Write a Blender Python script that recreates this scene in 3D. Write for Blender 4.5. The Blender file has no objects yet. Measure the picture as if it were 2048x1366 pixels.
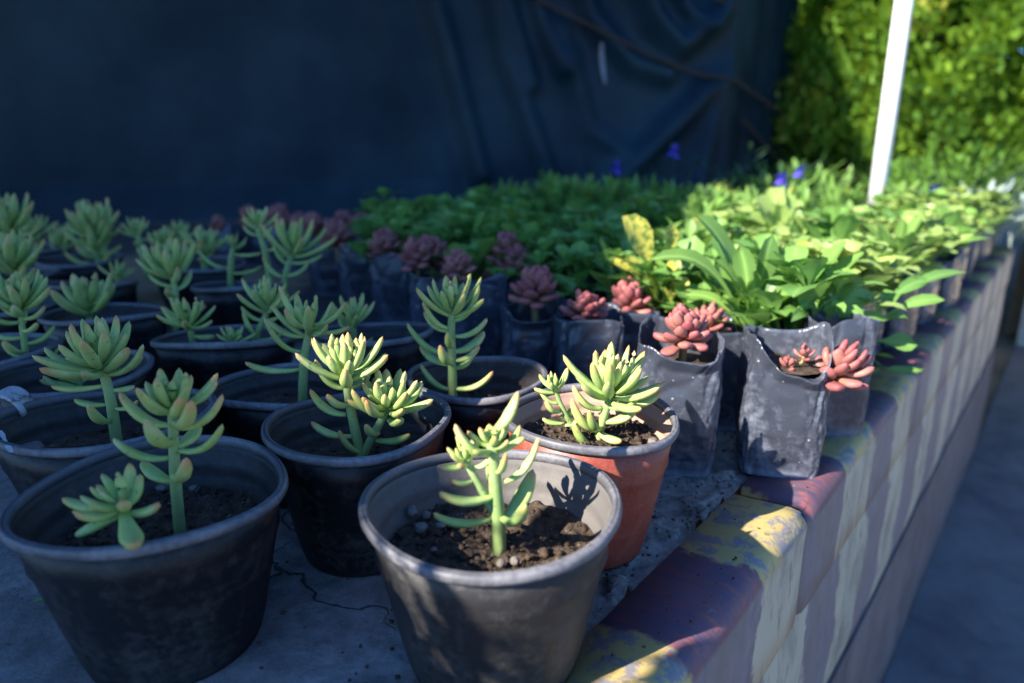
import bpy, math, random
import numpy as np
from mathutils import Vector, Matrix, noise
R = math.radians
random.seed(7)
RNG = np.random.default_rng(11)
SC = bpy.context.scene
COL = SC.collection

# ------------------------------------------------------------------ camera, sky, sun, exposure
FPX, TILT, ZC = 1400.0, R(15.75), 0.3596
cam_d = bpy.data.cameras.new('camera'); cam = bpy.data.objects.new('camera', cam_d); COL.objects.link(cam)
cam.location = (0, 0, ZC); cam.rotation_euler = (R(90) - TILT, 0, 0)
cam_d.sensor_width = 36.0; cam_d.lens = FPX / 2048 * 36
cam_d.clip_start = 0.01; cam_d.clip_end = 500
cam_d.dof.use_dof = True; cam_d.dof.focus_distance = 0.60; cam_d.dof.aperture_fstop = 3.5
SC.camera = cam
SUN_AZ, SUN_EL = R(53), R(32)                       # light travels towards azimuth 53 deg right of +Y
LD = Vector((math.sin(SUN_AZ) * math.cos(SUN_EL), math.cos(SUN_AZ) * math.cos(SUN_EL), -math.sin(SUN_EL)))
sun_d = bpy.data.lights.new('sun', 'SUN'); sun = bpy.data.objects.new('sun', sun_d); COL.objects.link(sun)
sun_d.energy = 5.0; sun_d.angle = R(0.5); sun_d.color = (1.0, 0.94, 0.84)
sun.rotation_euler = LD.to_track_quat('-Z', 'Y').to_euler()
W = bpy.data.worlds.new('World'); SC.world = W; W.use_nodes = True
wn = W.node_tree.nodes; wl = W.node_tree.links
sky = wn.new('ShaderNodeTexSky'); sky.sky_type = 'NISHITA'; sky.sun_disc = False
sky.sun_elevation = SUN_EL; sky.sun_rotation = SUN_AZ + math.pi
sky.ozone_density = 6.0; sky.air_density = 1.0; sky.dust_density = 0.1
tint = wn.new('ShaderNodeMix'); tint.data_type = 'RGBA'; tint.blend_type = 'MULTIPLY'; tint.inputs[0].default_value = 1.0
tint.inputs[7].default_value = (0.66, 0.95, 1.27, 1)          # camera set for warm sunlight: open shade goes blue
wl.new(sky.outputs[0], tint.inputs[6]); wl.new(tint.outputs[2], wn['Background'].inputs[0]); wn['Background'].inputs[1].default_value = 0.084
SC.view_settings.view_transform = 'Standard'; SC.view_settings.look = 'None'
SC.view_settings.exposure = 1.62; SC.view_settings.gamma = 1.0
SC.cycles.use_denoising = True
SC.cycles.max_bounces = 6; SC.cycles.transparent_max_bounces = 8

# ------------------------------------------------------------------ coordinates
CT, ST = math.cos(TILT), math.sin(TILT)
def ray(u, v):
    X = (u - 1024) / FPX; Y = -(v - 683) / FPX
    return X, CT + Y * ST, -ST + Y * CT
def at_z(u, v, z=0.0):
    X, dy, dz = ray(u, v); s = (z - ZC) / dz
    return Vector((X * s, dy * s, z))
def at_y(u, v, y):
    X, dy, dz = ray(u, v); s = y / dy
    return Vector((X * s, y, ZC + dz * s))
def depth(p): return p[1] * CT - (p[2] - ZC) * ST
BD = Vector((0.6248, 0.7808, 0)); BN = Vector((-0.7808, 0.6248, 0))   # along the bed wall / into the bed
BANG = math.atan2(0.7808, 0.6248)
def bed(a, b, z=0.0): return BD * a + BN * b + Vector((0, 0, z))
def to_ab(p): return p[0] * BD.x + p[1] * BD.y, p[0] * BN.x + p[1] * BN.y
def nz(x, y, z, s=1.0): return noise.noise(Vector((x * s, y * s, z * s)))

# ------------------------------------------------------------------ mesh helpers
class MB:
    def __init__(s): s.v = []; s.f = []; s.c = []; s.n = 0
    def add(s, verts, faces, cols=None):
        o = s.n
        s.v.extend(verts); s.f.extend([tuple(i + o for i in f) for f in faces]); s.n += len(verts)
        s.c.extend(cols if cols is not None else [(0, 0.5, 0.5, 1)] * len(verts))
    def build(s, name, mat, parent=None, smooth=True, loc=None, rz=0.0):
        me = bpy.data.meshes.new(name); me.from_pydata([tuple(v) for v in s.v], [], s.f); me.update()
        a = me.color_attributes.new('tint', 'FLOAT_COLOR', 'POINT')
        a.data.foreach_set('color', np.array(s.c, dtype=np.float32).ravel())
        if smooth: me.polygons.foreach_set('use_smooth', [True] * len(me.polygons))
        me.materials.append(mat)
        o = bpy.data.objects.new(name, me); COL.objects.link(o)
        if parent is not None: o.parent = parent
        if loc is not None: o.location = loc
        o.rotation_euler.z = rz
        return o
def tag(o, label=None, cat=None, group=None, kind=None):
    if label: o['label'] = label
    if cat: o['category'] = cat
    if group: o['group'] = group
    if kind: o['kind'] = kind
    return o
def empty(name, loc, label, cat, group=None, rz=0.0):
    o = bpy.data.objects.new(name, None); COL.objects.link(o); o.location = loc; o.rotation_euler.z = rz
    o.empty_display_size = 0.02
    return tag(o, label, cat, group)

def tube(mb, pts, rads, seg=10, col=(0, 0.5, 0.5, 1), cap=True):
    pts = [Vector(p) for p in pts]; n = len(pts); V = []; F = []
    up = Vector((0.31, 0.95, 0.05)).normalized()
    for i, p in enumerate(pts):
        t = (pts[min(i + 1, n - 1)] - pts[max(i - 1, 0)]).normalized()
        x = t.cross(up)
        if x.length < 1e-4: x = t.cross(Vector((1, 0, 0)))
        x.normalize(); y = t.cross(x)
        r = rads[i] if hasattr(rads, '__len__') else rads
        for k in range(seg):
            a = 2 * math.pi * k / seg
            V.append(p + x * (r * math.cos(a)) + y * (r * math.sin(a)))
    for i in range(n - 1):
        for k in range(seg):
            k2 = (k + 1) % seg
            F.append((i * seg + k, i * seg + k2, (i + 1) * seg + k2, (i + 1) * seg + k))
    if cap:
        F.append(tuple(range(seg))[::-1]); F.append(tuple((n - 1) * seg + k for k in range(seg)))
    mb.add(V, F, [col] * len(V))

def bez(p0, p1, p2, t):
    return p0 * (1 - t) ** 2 + p1 * (2 * t * (1 - t)) + p2 * t * t
def fat_leaf(mb, p0, pc, p1, w, th, rnd, n=9, m=8, point=0.25, waist=0.42, up=None):
    """fleshy succulent leaf along a Bezier curve; tint = (tip mask, random, along, 1)"""
    p0, pc, p1 = Vector(p0), Vector(pc), Vector(p1)
    V = []; F = []; C = []
    for i in range(n):
        t = i / (n - 1); t = 1 - (1 - t) ** 1.25
        p = bez(p0, pc, p1, t)
        tg = ((pc - p0) * (1 - t) + (p1 - pc) * t).normalized()
        u = up or Vector((0, 0, 1))
        x = tg.cross(u)
        if x.length < 0.15: x = tg.cross(Vector((0.3, -1, 0.2)))
        x.normalize(); z = x.cross(tg).normalized()
        # width profile: narrow foot, widest at ~.62, rounded point
        b = waist + (1 - waist) * math.sin(min(t / 0.62, 1) * math.pi / 2) ** 1.4
        q = max(0.0, (t - 0.58) / 0.42)
        e = max(0.0, 1 - q ** 1.75) ** (0.46 + 0.32 * point) if t > 0.58 else 1.0
        k = b * (e if i < n - 1 else 0.03)
        for j in range(m):
            a = 2 * math.pi * j / m
            ca, sa = math.cos(a), math.sin(a)
            zz = sa * (0.75 if sa > 0 else 1.15)
            V.append(p + x * (w * 0.5 * k * ca) + z * (th * 0.5 * (0.35 + 0.65 * k) * (1 if i < n - 1 else 0.06) * zz))
            edge = max(0.0, abs(ca) - 0.55) / 0.45
            tip = max(0.0, (t - 0.72) / 0.28) ** 1.5
            C.append((min(1.0, tip + 0.30 * edge * max(0, t - 0.25)), rnd, t, 1))
    for i in range(n - 1):
        for j in range(m):
            j2 = (j + 1) % m
            F.append((i * m + j, i * m + j2, (i + 1) * m + j2, (i + 1) * m + j))
    F.append(tuple(range(m))[::-1]); F.append(tuple((n - 1) * m + k for k in range(m)))
    mb.add(V, F, C)

def flat_leaf(mb, p0, pc, p1, w, rnd, n=7, petiole=0.3, fold=0.18, wav=0.0, round_=1.0, m=4, shade=0.5, nrm=None):
    """thin leaf blade with a narrow stalk; folded along its midrib"""
    p0, pc, p1 = Vector(p0), Vector(pc), Vector(p1)
    V = []; F = []; C = []
    for i in range(n):
        t = i / (n - 1)
        p = bez(p0, pc, p1, t)
        tg = ((pc - p0) * (1 - t) + (p1 - pc) * t).normalized()
        x = tg.cross(nrm or Vector((0, 0, 1)))
        if x.length < 0.1: x = tg.cross(Vector((0.4, 1, 0.1)))
        x.normalize(); z = x.cross(tg).normalized()
        if t < petiole: k = 0.10 + 0.05 * t / max(petiole, 1e-3)
        else:
            q = (t - petiole) / (1 - petiole)
            k = max(0.13 * (1 - q), math.sin(math.pi * min(1, q ** (1.15 * round_) * 0.985 + 0.015)) ** 0.6)
        for j in range(m + 1):
            s = j / m * 2 - 1
            ww = wav * math.sin(t * 17 + j * 2.1 + rnd * 30) * abs(s) * w
            V.append(p + x * (w * 0.5 * k * s) + z * (fold * w * k * abs(s) + ww))
            C.append((1 - abs(s), rnd, t, shade))
    for i in range(n - 1):
        for j in range(m):
            F.append((i * (m + 1) + j, i * (m + 1) + j + 1, (i + 1) * (m + 1) + j + 1, (i + 1) * (m + 1) + j))
    mb.add(V, F, C)

# ------------------------------------------------------------------ materials
def mat(name):
    m = bpy.data.materials.new(name); m.use_nodes = True
    nt = m.node_tree
    return m, nt.nodes, nt.links, nt.nodes['Principled BSDF']
def nd(N, typ, **kw):
    n = N.new(typ)
    for k, v in kw.items():
        if k in n.inputs.keys(): n.inputs[k].default_value = v
        else: setattr(n, k, v)
    return n
def ramp(N, stops, interp='LINEAR'):
    r = N.new('ShaderNodeValToRGB'); r.color_ramp.interpolation = interp
    e = r.color_ramp.elements
    while len(e) > 1: e.remove(e[0])
    e[0].position = stops[0][0]; e[0].color = (*stops[0][1], 1)
    for p, c in stops[1:]:
        x = e.new(p); x.color = (*c, 1)
    return r
def g(v): return (v, v, v)
def mixc(N, L, fac, a, b, mode='MIX'):
    m = N.new('ShaderNodeMix'); m.data_type = 'RGBA'; m.blend_type = mode
    for sock, val in ((m.inputs[0], fac), (m.inputs[6], a), (m.inputs[7], b)):
        if hasattr(val, 'is_output'): L.new(val, sock)
        elif isinstance(val, (int, float)): sock.default_value = val
        else: sock.default_value = (*val, 1)
    return m.outputs[2]
def math_(N, L, op, a, b=None, clamp=False):
    m = N.new('ShaderNodeMath'); m.operation = op; m.use_clamp = clamp
    for i, val in enumerate((a, b)):
        if val is None: continue
        if hasattr(val, 'is_output'): L.new(val, m.inputs[i])
        else: m.inputs[i].default_value = val
    return m.outputs[0]
def noise_(N, L, vec, scale, detail=4, rough=0.55, dist=0.0):
    n = nd(N, 'ShaderNodeTexNoise'); n.inputs['Scale'].default_value = scale
    n.inputs['Detail'].default_value = detail; n.inputs['Roughness'].default_value = rough
    n.inputs['Distortion'].default_value = dist
    if vec is not None: L.new(vec, n.inputs['Vector'])
    return n.outputs['Fac']
def bump(N, L, P, h, strength=0.3, dist=0.002):
    b = N.new('ShaderNodeBump'); b.inputs['Strength'].default_value = strength; b.inputs['Distance'].default_value = dist
    L.new(h, b.inputs['Height']); L.new(b.outputs[0], P.inputs['Normal'])
def coord(N, which='Object'): return N.new('ShaderNodeTexCoord').outputs[which]
def attr(N, L):
    a = N.new('ShaderNodeAttribute'); a.attribute_name = 'tint'
    s = N.new('ShaderNodeSeparateColor'); L.new(a.outputs['Color'], s.inputs[0])
    return s.outputs[0], s.outputs[1], s.outputs[2], a.outputs['Alpha']

def leaf_mat(name, base_a, base_b, tipc, tip_amt=1.0, rough=0.5, sss=0.25, foot=None, spots=True):
    m, N, L, P = mat(name)
    tip, rnd, along, _ = attr(N, L)
    c = mixc(N, L, rnd, base_a, base_b)
    if foot: c = mixc(N, L, math_(N, L, 'MULTIPLY', math_(N, L, 'SUBTRACT', 0.45, along, True), 1.6, True), c, foot)
    nf = noise_(N, L, coord(N), 60, 3)
    c = mixc(N, L, math_(N, L, 'MULTIPLY', nf, 0.35), c, tuple(x * 0.6 for x in base_a))
    tf = math_(N, L, 'MULTIPLY', tip, math_(N, L, 'MULTIPLY', math_(N, L, 'ADD', rnd, 0.45), tip_amt), True)
    c = mixc(N, L, tf, c, tipc)
    if spots:
        bl = ramp(N, [(0.48, g(0)), (0.70, g(0.30))]); L.new(noise_(N, L, coord(N), 34, 5, 0.7), bl.inputs[0])
        c = mixc(N, L, bl.outputs[0], c, tuple(min(1, 0.35 + x * 0.6) for x in base_b))
        sp = ramp(N, [(0.66, g(0)), (0.71, g(0.7))]); L.new(noise_(N, L, coord(N), 260, 3), sp.inputs[0])
        c = mixc(N, L, sp.outputs[0], c, (0.10, 0.07, 0.04))
    L.new(c, P.inputs['Base Color'])
    P.inputs['Roughness'].default_value = rough
    P.inputs['Specular IOR Level'].default_value = 0.28
    P.inputs['Subsurface Weight'].default_value = sss
    P.inputs['Subsurface Radius'].default_value = (0.6, 1.0, 0.25)
    P.inputs['Subsurface Scale'].default_value = 0.004
    bump(N, L, P, noise_(N, L, coord(N), 140, 3), 0.12, 0.001)
    return m
M_SED = leaf_mat('sedum_leaf', (0.29, 0.44, 0.125), (0.47, 0.57, 0.18), (0.60, 0.16, 0.07), 0.58)
M_SEDSTEM = leaf_mat('sedum_stem', (0.23, 0.33, 0.11), (0.33, 0.42, 0.15), (0.3, 0.2, 0.1), 0, 0.5)
M_RED = leaf_mat('red_succulent_leaf', (0.24, 0.060, 0.065), (0.48, 0.23, 0.17), (0.36, 0.06, 0.09), 0.5, 0.5, 0.2, foot=(0.42, 0.22, 0.08), spots=False)
M_REDSTEM = leaf_mat('red_succulent_stem', (0.30, 0.22, 0.10), (0.34, 0.2, 0.1), (0.3, 0.1, 0.1), 0, 0.6, 0.0)

def green_mat(name, ca, cb, trans, rib=0.25, rough=0.4):
    m, N, L, P = mat(name)
    rb, rnd, along, sh = attr(N, L)
    c = mixc(N, L, rnd, ca, cb)
    c = mixc(N, L, math_(N, L, 'MULTIPLY', math_(N, L, 'POWER', rb, 6.0), rib), c, tuple(min(1, x * 2.4 + 0.03) for x in cb))
    nf = noise_(N, L, coord(N), 45, 3)
    c = mixc(N, L, math_(N, L, 'MULTIPLY', nf, 0.4), c, tuple(x * 0.55 for x in ca))
    yl = ramp(N, [(0.93, g(0)), (0.97, g(0.75))]); L.new(rnd, yl.inputs[0])
    c = mixc(N, L, yl.outputs[0], c, (0.34, 0.32, 0.05))
    L.new(c, P.inputs['Base Color']); P.inputs['Roughness'].default_value = rough
    P.inputs['Specular IOR Level'].default_value = 0.35
    t = N.new('ShaderNodeBsdfTranslucent'); L.new(mixc(N, L, 0.5, c, trans), t.inputs['Color'])
    mx = N.new('ShaderNodeMixShader'); mx.inputs[0].default_value = 0.33
    L.new(P.outputs[0], mx.inputs[1]); L.new(t.outputs[0], mx.inputs[2])
    L.new(mx.outputs[0], N['Material Output'].inputs['Surface'])
    return m
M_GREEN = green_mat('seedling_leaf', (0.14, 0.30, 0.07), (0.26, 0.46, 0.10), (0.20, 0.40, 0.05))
M_SUNLIT = green_mat('sunlit_seedling_leaf', (0.27, 0.41, 0.11), (0.40, 0.53, 0.15), (0.35, 0.5, 0.08))  # seedling leaf again, made paler: sunlight put into the colour
M_FINE = green_mat('fine_leaf', (0.14, 0.28, 0.065), (0.23, 0.40, 0.09), (0.2, 0.4, 0.05))
M_STRAP = green_mat('strap_leaf', (0.12, 0.24, 0.06), (0.20, 0.34, 0.07), (0.3, 0.5, 0.06), 0.5)
M_HEDGE = green_mat('hedge_spray', (0.055, 0.155, 0.022), (0.29, 0.49, 0.045), (0.35, 0.5, 0.02), 0.0, 0.6)
M_BUSH = green_mat('bush_leaf', (0.10, 0.22, 0.03), (0.16, 0.32, 0.05), (0.3, 0.5, 0.05), 0.1, 0.5)
M_SILVER = green_mat('silver_leaf', (0.30, 0.38, 0.34), (0.42, 0.50, 0.46), (0.4, 0.5, 0.4), 0.1, 0.6)
M_FLOWERSTEM = green_mat('flower_plant_leaf', (0.04, 0.09, 0.05), (0.07, 0.13, 0.07), (0.1, 0.25, 0.08), 0.2, 0.5)
M_TREE = green_mat('tree_leaf', (0.05, 0.09, 0.02), (0.09, 0.14, 0.03), (0.15, 0.3, 0.03), 0.2, 0.5)
M_VARIEG = green_mat('variegated_leaf', (0.10, 0.20, 0.04), (0.2, 0.3, 0.05), (0.3, 0.4, 0.05), 0.2, 0.45)
def variegate():
    N = M_VARIEG.node_tree.nodes; L = M_VARIEG.node_tree.links; P = N['Principled BSDF']
    src = P.inputs['Base Color'].links[0].from_socket
    sp = ramp(N, [(0.42, g(0)), (0.50, g(1))]); L.new(noise_(N, L, coord(N), 95, 3, 0.6, 0.6), sp.inputs[0])
    c = mixc(N, L, sp.outputs[0], src, (0.62, 0.55, 0.10)); L.new(c, P.inputs['Base Color'])
variegate()
M_PETAL, _N, _L, _P = mat('violet_petal'); _P.inputs['Base Color'].default_value = (0.10, 0.06, 0.62, 1); _P.inputs['Roughness'].default_value = 0.6

def plastic(name, base, dust, dust_amt=0.5, rough=0.42, sc=9.0):
    m, N, L, P = mat(name)
    oc = coord(N)
    mp = N.new('ShaderNodeMapping'); mp.inputs['Scale'].default_value = (1, 1, 0.45); L.new(oc, mp.inputs[0])
    n1 = noise_(N, L, mp.outputs[0], sc, 6, 0.62, 0.6); n2 = noise_(N, L, oc, sc * 16, 3, 0.7)
    f = math_(N, L, 'ADD', math_(N, L, 'MULTIPLY', n1, 0.75), math_(N, L, 'MULTIPLY', n2, 0.42))
    mpb = N.new('ShaderNodeMapping'); mpb.inputs['Scale'].default_value = (0.12, 0.12, 2.2); L.new(oc, mpb.inputs[0])
    f = math_(N, L, 'ADD', math_(N, L, 'SUBTRACT', f, 0.11), math_(N, L, 'MULTIPLY', noise_(N, L, mpb.outputs[0], 60, 3, 0.6), 0.22))
    r = ramp(N, [(0.55, g(0.0)), (0.61, g(0.30)), (0.72, g(1.0))]); L.new(f, r.inputs[0])
    up, rnd, al, _ = attr(N, L)               # tint.r = how much dust settles here (rim, inner wall)
    fac = math_(N, L, 'MULTIPLY', math_(N, L, 'ADD', r.outputs[0], up), dust_amt, True)
    L.new(mixc(N, L, fac, base, dust), P.inputs['Base Color'])
    rr = math_(N, L, 'ADD', math_(N, L, 'MULTIPLY', fac, 0.4), rough, True); L.new(rr, P.inputs['Roughness'])
    sc_ = nd(N, 'ShaderNodeTexNoise'); sc_.inputs['Scale'].default_value = 260; sc_.inputs['Detail'].default_value = 2
    L.new(oc, sc_.inputs['Vector'])
    bump(N, L, P, math_(N, L, 'ADD', sc_.outputs['Fac'], math_(N, L, 'MULTIPLY', n1, 3.0)), 0.16, 0.0015)
    return m
M_POT = plastic('black_pot_plastic', (0.005, 0.0055, 0.007), (0.15, 0.135, 0.125), 0.27)
M_POT.node_tree.nodes['Principled BSDF'].inputs['Specular IOR Level'].default_value = 0.3
M_POTRIM = plastic('dusty_rim_plastic', (0.035, 0.036, 0.043), (0.24, 0.23, 0.24), 0.5, 0.4, 14)
M_TERRA = plastic('terracotta_plastic', (0.21, 0.029, 0.014), (0.36, 0.24, 0.18), 0.17, 0.45, 22)
M_BAG = plastic('black_film', (0.012, 0.015, 0.024), (0.22, 0.24, 0.30), 0.42, 0.24, 7)  # blue-grey dust colour also paints in the sheen of the film
def bag_speckle():
    N = M_BAG.node_tree.nodes; L = M_BAG.node_tree.links; P = N['Principled BSDF']
    src = P.inputs['Base Color'].links[0].from_socket
    v = N.new('ShaderNodeTexVoronoi'); v.inputs['Scale'].default_value = 150; L.new(coord(N), v.inputs['Vector'])
    dsp = ramp(N, [(0.08, g(1)), (0.22, g(0))]); L.new(v.outputs['Distance'], dsp.inputs[0])
    vs = N.new('ShaderNodeSeparateColor'); L.new(v.outputs['Color'], vs.inputs[0])
    keep = math_(N, L, 'GREATER_THAN', vs.outputs[0], 0.90)
    f = math_(N, L, 'MULTIPLY', math_(N, L, 'MULTIPLY', dsp.outputs[0], keep), 0.8)
    L.new(mixc(N, L, f, src, (0.42, 0.38, 0.33)), P.inputs['Base Color'])
    P.inputs['Specular IOR Level'].default_value = 0.6
bag_speckle()

def soil_mat():
    m, N, L, P = mat('potting_soil')
    oc = coord(N)
    r = ramp(N, [(0.30, (0.030, 0.021, 0.015)), (0.55, (0.085, 0.060, 0.043)), (0.78, (0.17, 0.125, 0.095))])
    L.new(noise_(N, L, oc, 110, 6, 0.7), r.inputs[0])
    sp = ramp(N, [(0.70, g(0)), (0.74, g(0.7))]); L.new(noise_(N, L, oc, 330, 1), sp.inputs[0])
    L.new(mixc(N, L, sp.outputs[0], r.outputs[0], (0.28, 0.22, 0.17)), P.inputs['Base Color'])
    P.inputs['Roughness'].default_value = 0.95; P.inputs['Specular IOR Level'].default_value = 0.15
    bump(N, L, P, noise_(N, L, oc, 240, 5, 0.75), 0.9, 0.003)
    return m
M_SOIL = soil_mat()
def stone_mat():
    m, N, L, P = mat('pebble_stone')
    r = ramp(N, [(0.3, (0.11, 0.092, 0.076)), (0.7, (0.21, 0.185, 0.16))]); L.new(noise_(N, L, coord(N), 60, 5, 0.6), r.inputs[0])
    L.new(r.outputs[0], P.inputs['Base Color']); P.inputs['Roughness'].default_value = 0.9
    bump(N, L, P, noise_(N, L, coord(N), 200, 4), 0.6, 0.002)
    return m
M_STONE = stone_mat()

def slab_mat():
    m, N, L, P = mat('worn_slab')
    oc = coord(N)
    r = ramp(N, [(0.28, (0.17, 0.155, 0.145)), (0.5, (0.30, 0.275, 0.26)), (0.75, (0.42, 0.39, 0.365))])
    L.new(noise_(N, L, oc, 13, 8, 0.68, 0.5), r.inputs[0])
    pits = ramp(N, [(0.27, g(1)), (0.36, g(0))]); L.new(noise_(N, L, oc, 120, 4, 0.7), pits.inputs[0])
    c = mixc(N, L, math_(N, L, 'MULTIPLY', pits.outputs[0], 0.75), r.outputs[0], (0.045, 0.038, 0.033))
    # cracks: warped voronoi edges, only a few survive
    nv = nd(N, 'ShaderNodeTexNoise'); nv.inputs['Scale'].default_value = 22; nv.inputs['Detail'].default_value = 6; L.new(oc, nv.inputs['Vector'])
    vm = N.new('ShaderNodeVectorMath'); vm.operation = 'MULTIPLY_ADD'; L.new(nv.outputs['Color'], vm.inputs[0])
    vm.inputs[1].default_value = (0.055, 0.055, 0.055); L.new(oc, vm.inputs[2])
    v = N.new('ShaderNodeTexVoronoi'); v.feature = 'DISTANCE_TO_EDGE'; v.inputs['Scale'].default_value = 5.2; L.new(vm.outputs[0], v.inputs['Vector'])
    cr = ramp(N, [(0.0015, g(1)), (0.009, g(0))]); L.new(v.outputs['Distance'], cr.inputs[0])
    msk = ramp(N, [(0.44, g(0)), (0.52, g(1))]); L.new(noise_(N, L, oc, 5, 2), msk.inputs[0])
    crack = math_(N, L, 'MULTIPLY', cr.outputs[0], msk.outputs[0])
    c = mixc(N, L, math_(N, L, 'MULTIPLY', crack, 0.93), c, (0.012, 0.010, 0.009))
    # bare tan earth towards the back of the bed (tint.r)
    er, mo, mz, _ = attr(N, L)
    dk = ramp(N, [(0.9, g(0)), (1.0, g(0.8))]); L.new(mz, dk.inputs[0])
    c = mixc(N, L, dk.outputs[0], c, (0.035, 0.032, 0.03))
    er2 = ramp(N, [(0.45, g(0)), (0.6, g(1))]); L.new(math_(N, L, 'ADD', math_(N, L, 'MULTIPLY', noise_(N, L, oc, 9, 5), 0.5), math_(N, L, 'MULTIPLY', er, 0.6)), er2.inputs[0])
    c = mixc(N, L, er2.outputs[0], c, (0.36, 0.25, 0.14))
    g2 = ramp(N, [(0.38, g(0.55)), (0.62, g(0))]); L.new(noise_(N, L, oc, 48, 8, 0.8), g2.inputs[0])
    c = mixc(N, L, g2.outputs[0], c, (0.09, 0.08, 0.075))
    mr = ramp(N, [(0.33, (0.07, 0.056, 0.048)), (0.5, (0.22, 0.185, 0.16)), (0.72, (0.38, 0.33, 0.29))]); L.new(noise_(N, L, oc, 60, 8, 0.78), mr.inputs[0])
    mm = ramp(N, [(0.42, g(0)), (0.56, g(1))]); L.new(math_(N, L, 'ADD', math_(N, L, 'MULTIPLY', noise_(N, L, oc, 30, 5), 0.45), math_(N, L, 'MULTIPLY', mo, 0.55)), mm.inputs[0])
    c = mixc(N, L, mm.outputs[0], c, mr.outputs[0])
    L.new(c, P.inputs['Base Color']); P.inputs['Roughness'].default_value = 0.92; P.inputs['Specular IOR Level'].default_value = 0.2
    h = math_(N, L, 'SUBTRACT', noise_(N, L, oc, 75, 7, 0.72), math_(N, L, 'MULTIPLY', crack, 0.9))
    bump(N, L, P, h, 0.75, 0.004)
    return m
M_SLAB = slab_mat()

def painted_mat(name, shift, side_only=False):
    """bands of yellow and plum paint across the coping; cream and mauve on the vertical faces"""
    m, N, L, P = mat(name)
    oc = coord(N)
    sp = N.new('ShaderNodeSeparateXYZ'); L.new(oc, sp.inputs[0])
    wob = math_(N, L, 'MULTIPLY', math_(N, L, 'SUBTRACT', noise_(N, L, oc, 11, 5, 0.65), 0.5), 0.15 if side_only else 0.085)
    x = math_(N, L, 'ADD', math_(N, L, 'ADD', sp.outputs[0], wob), shift)
    ph = math_(N, L, 'FRACT', math_(N, L, 'DIVIDE', math_(N, L, 'SUBTRACT', x, 0.265), 0.284))
    isy = ramp(N, [(0.485, g(1)), (0.505, g(0)), (0.985, g(0)), (1.0, g(1))]); L.new(ph, isy.inputs[0])
    bm2 = N.new('ShaderNodeMapping'); bm2.inputs['Scale'].default_value = (2.2, 0.55, 1.0); L.new(oc, bm2.inputs[0]); bmp = bm2.outputs[0]
    n1 = noise_(N, L, bmp, 24, 7, 0.72, 0.3); n2 = noise_(N, L, oc, 70, 4, 0.7); n3 = noise_(N, L, oc, 7, 3)
    # yellow: worn through to blue-grey
    nw = noise_(N, L, oc, 34, 8, 0.75, 0.3)
    wear = ramp(N, [(0.49, g(0)), (0.56, g(1))]); L.new(nw, wear.inputs[0])
    yel = mixc(N, L, wear.outputs[0], (0.44, 0.33, 0.12), (0.20, 0.19, 0.20))
    spk = ramp(N, [(0.62, g(0)), (0.68, g(0.8))]); L.new(n2, spk.inputs[0])
    yel = mixc(N, L, spk.outputs[0], yel, (0.13, 0.10, 0.09))
    # plum: dark blue, maroon and chalky patches, red towards the rounded edge
    pr = ramp(N, [(0.34, (0.045, 0.055, 0.11)), (0.45, (0.085, 0.065, 0.105)), (0.53, (0.16, 0.07, 0.085)), (0.60, (0.10, 0.075, 0.11)), (0.70, (0.21, 0.19, 0.23))])
    L.new(math_(N, L, 'ADD', math_(N, L, 'MULTIPLY', n1, 0.5), math_(N, L, 'MULTIPLY', n3, 0.5)), pr.inputs[0])
    eg = ramp(N, [(0.0, g(0)), (0.35, g(1)), (0.75, g(1)), (1.0, g(0))])
    L.new(math_(N, L, 'DIVIDE', math_(N, L, 'SUBTRACT', sp.outputs[1], 0.158), 0.028), eg.inputs[0])
    rn = ramp(N, [(0.50, g(0)), (0.64, g(0.8))]); L.new(noise_(N, L, bmp, 30, 5, 0.75), rn.inputs[0])
    plum = mixc(N, L, math_(N, L, 'MULTIPLY', eg.outputs[0], rn.outputs[0]), pr.outputs[0], (0.36, 0.10, 0.07))
    ch = ramp(N, [(0.66, g(0)), (0.70, g(0.85))]); L.new(noise_(N, L, oc, 95, 5, 0.75), ch.inputs[0])
    plum = mixc(N, L, ch.outputs[0], plum, (0.26, 0.23, 0.22))
    top = mixc(N, L, isy.outputs[0], plum, yel)
    # vertical faces
    mp = N.new('ShaderNodeMapping'); mp.inputs['Scale'].default_value = (1, 1, 0.3); L.new(oc, mp.inputs[0])
    st = ramp(N, [(0.56, g(0)), (0.68, g(0.85))]); L.new(noise_(N, L, mp.outputs[0], 55, 5, 0.7), st.inputs[0])
    cream = mixc(N, L, st.outputs[0], (0.46, 0.41, 0.29), (0.22, 0.15, 0.09))
    gry = ramp(N, [(0.35, (0.14, 0.125, 0.14)), (0.65, (0.22, 0.19, 0.20))]); L.new(n1, gry.inputs[0])
    side = mixc(N, L, isy.outputs[0], gry.outputs[0], cream)
    gr = ramp(N, [(0.45, g(0)), (0.62, g(0.7))]); L.new(noise_(N, L, mp.outputs[0], 18, 7, 0.7, 0.5), gr.inputs[0])
    side = mixc(N, L, gr.outputs[0], side, (0.17, 0.145, 0.125))
    # side or top by the height within the object, not by light
    hz = ramp(N, [(0.30, g(1)), (0.55, g(0))])
    L.new(math_(N, L, 'ADD', math_(N, L, 'DIVIDE', math_(N, L, 'ADD', sp.outputs[2], 0.026), 0.028), math_(N, L, 'MULTIPLY', wob, 6.0)), hz.inputs[0])
    c = side if side_only else mixc(N, L, hz.outputs[0], top, side)
    L.new(c, P.inputs['Base Color']); P.inputs['Roughness'].default_value = 0.55; P.inputs['Specular IOR Level'].default_value = 0.35
    bump(N, L, P, math_(N, L, 'ADD', n2, math_(N, L, 'MULTIPLY', n1, 1.5)), 0.35, 0.002)
    return m
M_COPING = painted_mat('painted_coping', 0.0)
M_COURSE = painted_mat('painted_course', -0.055, True)
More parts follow.
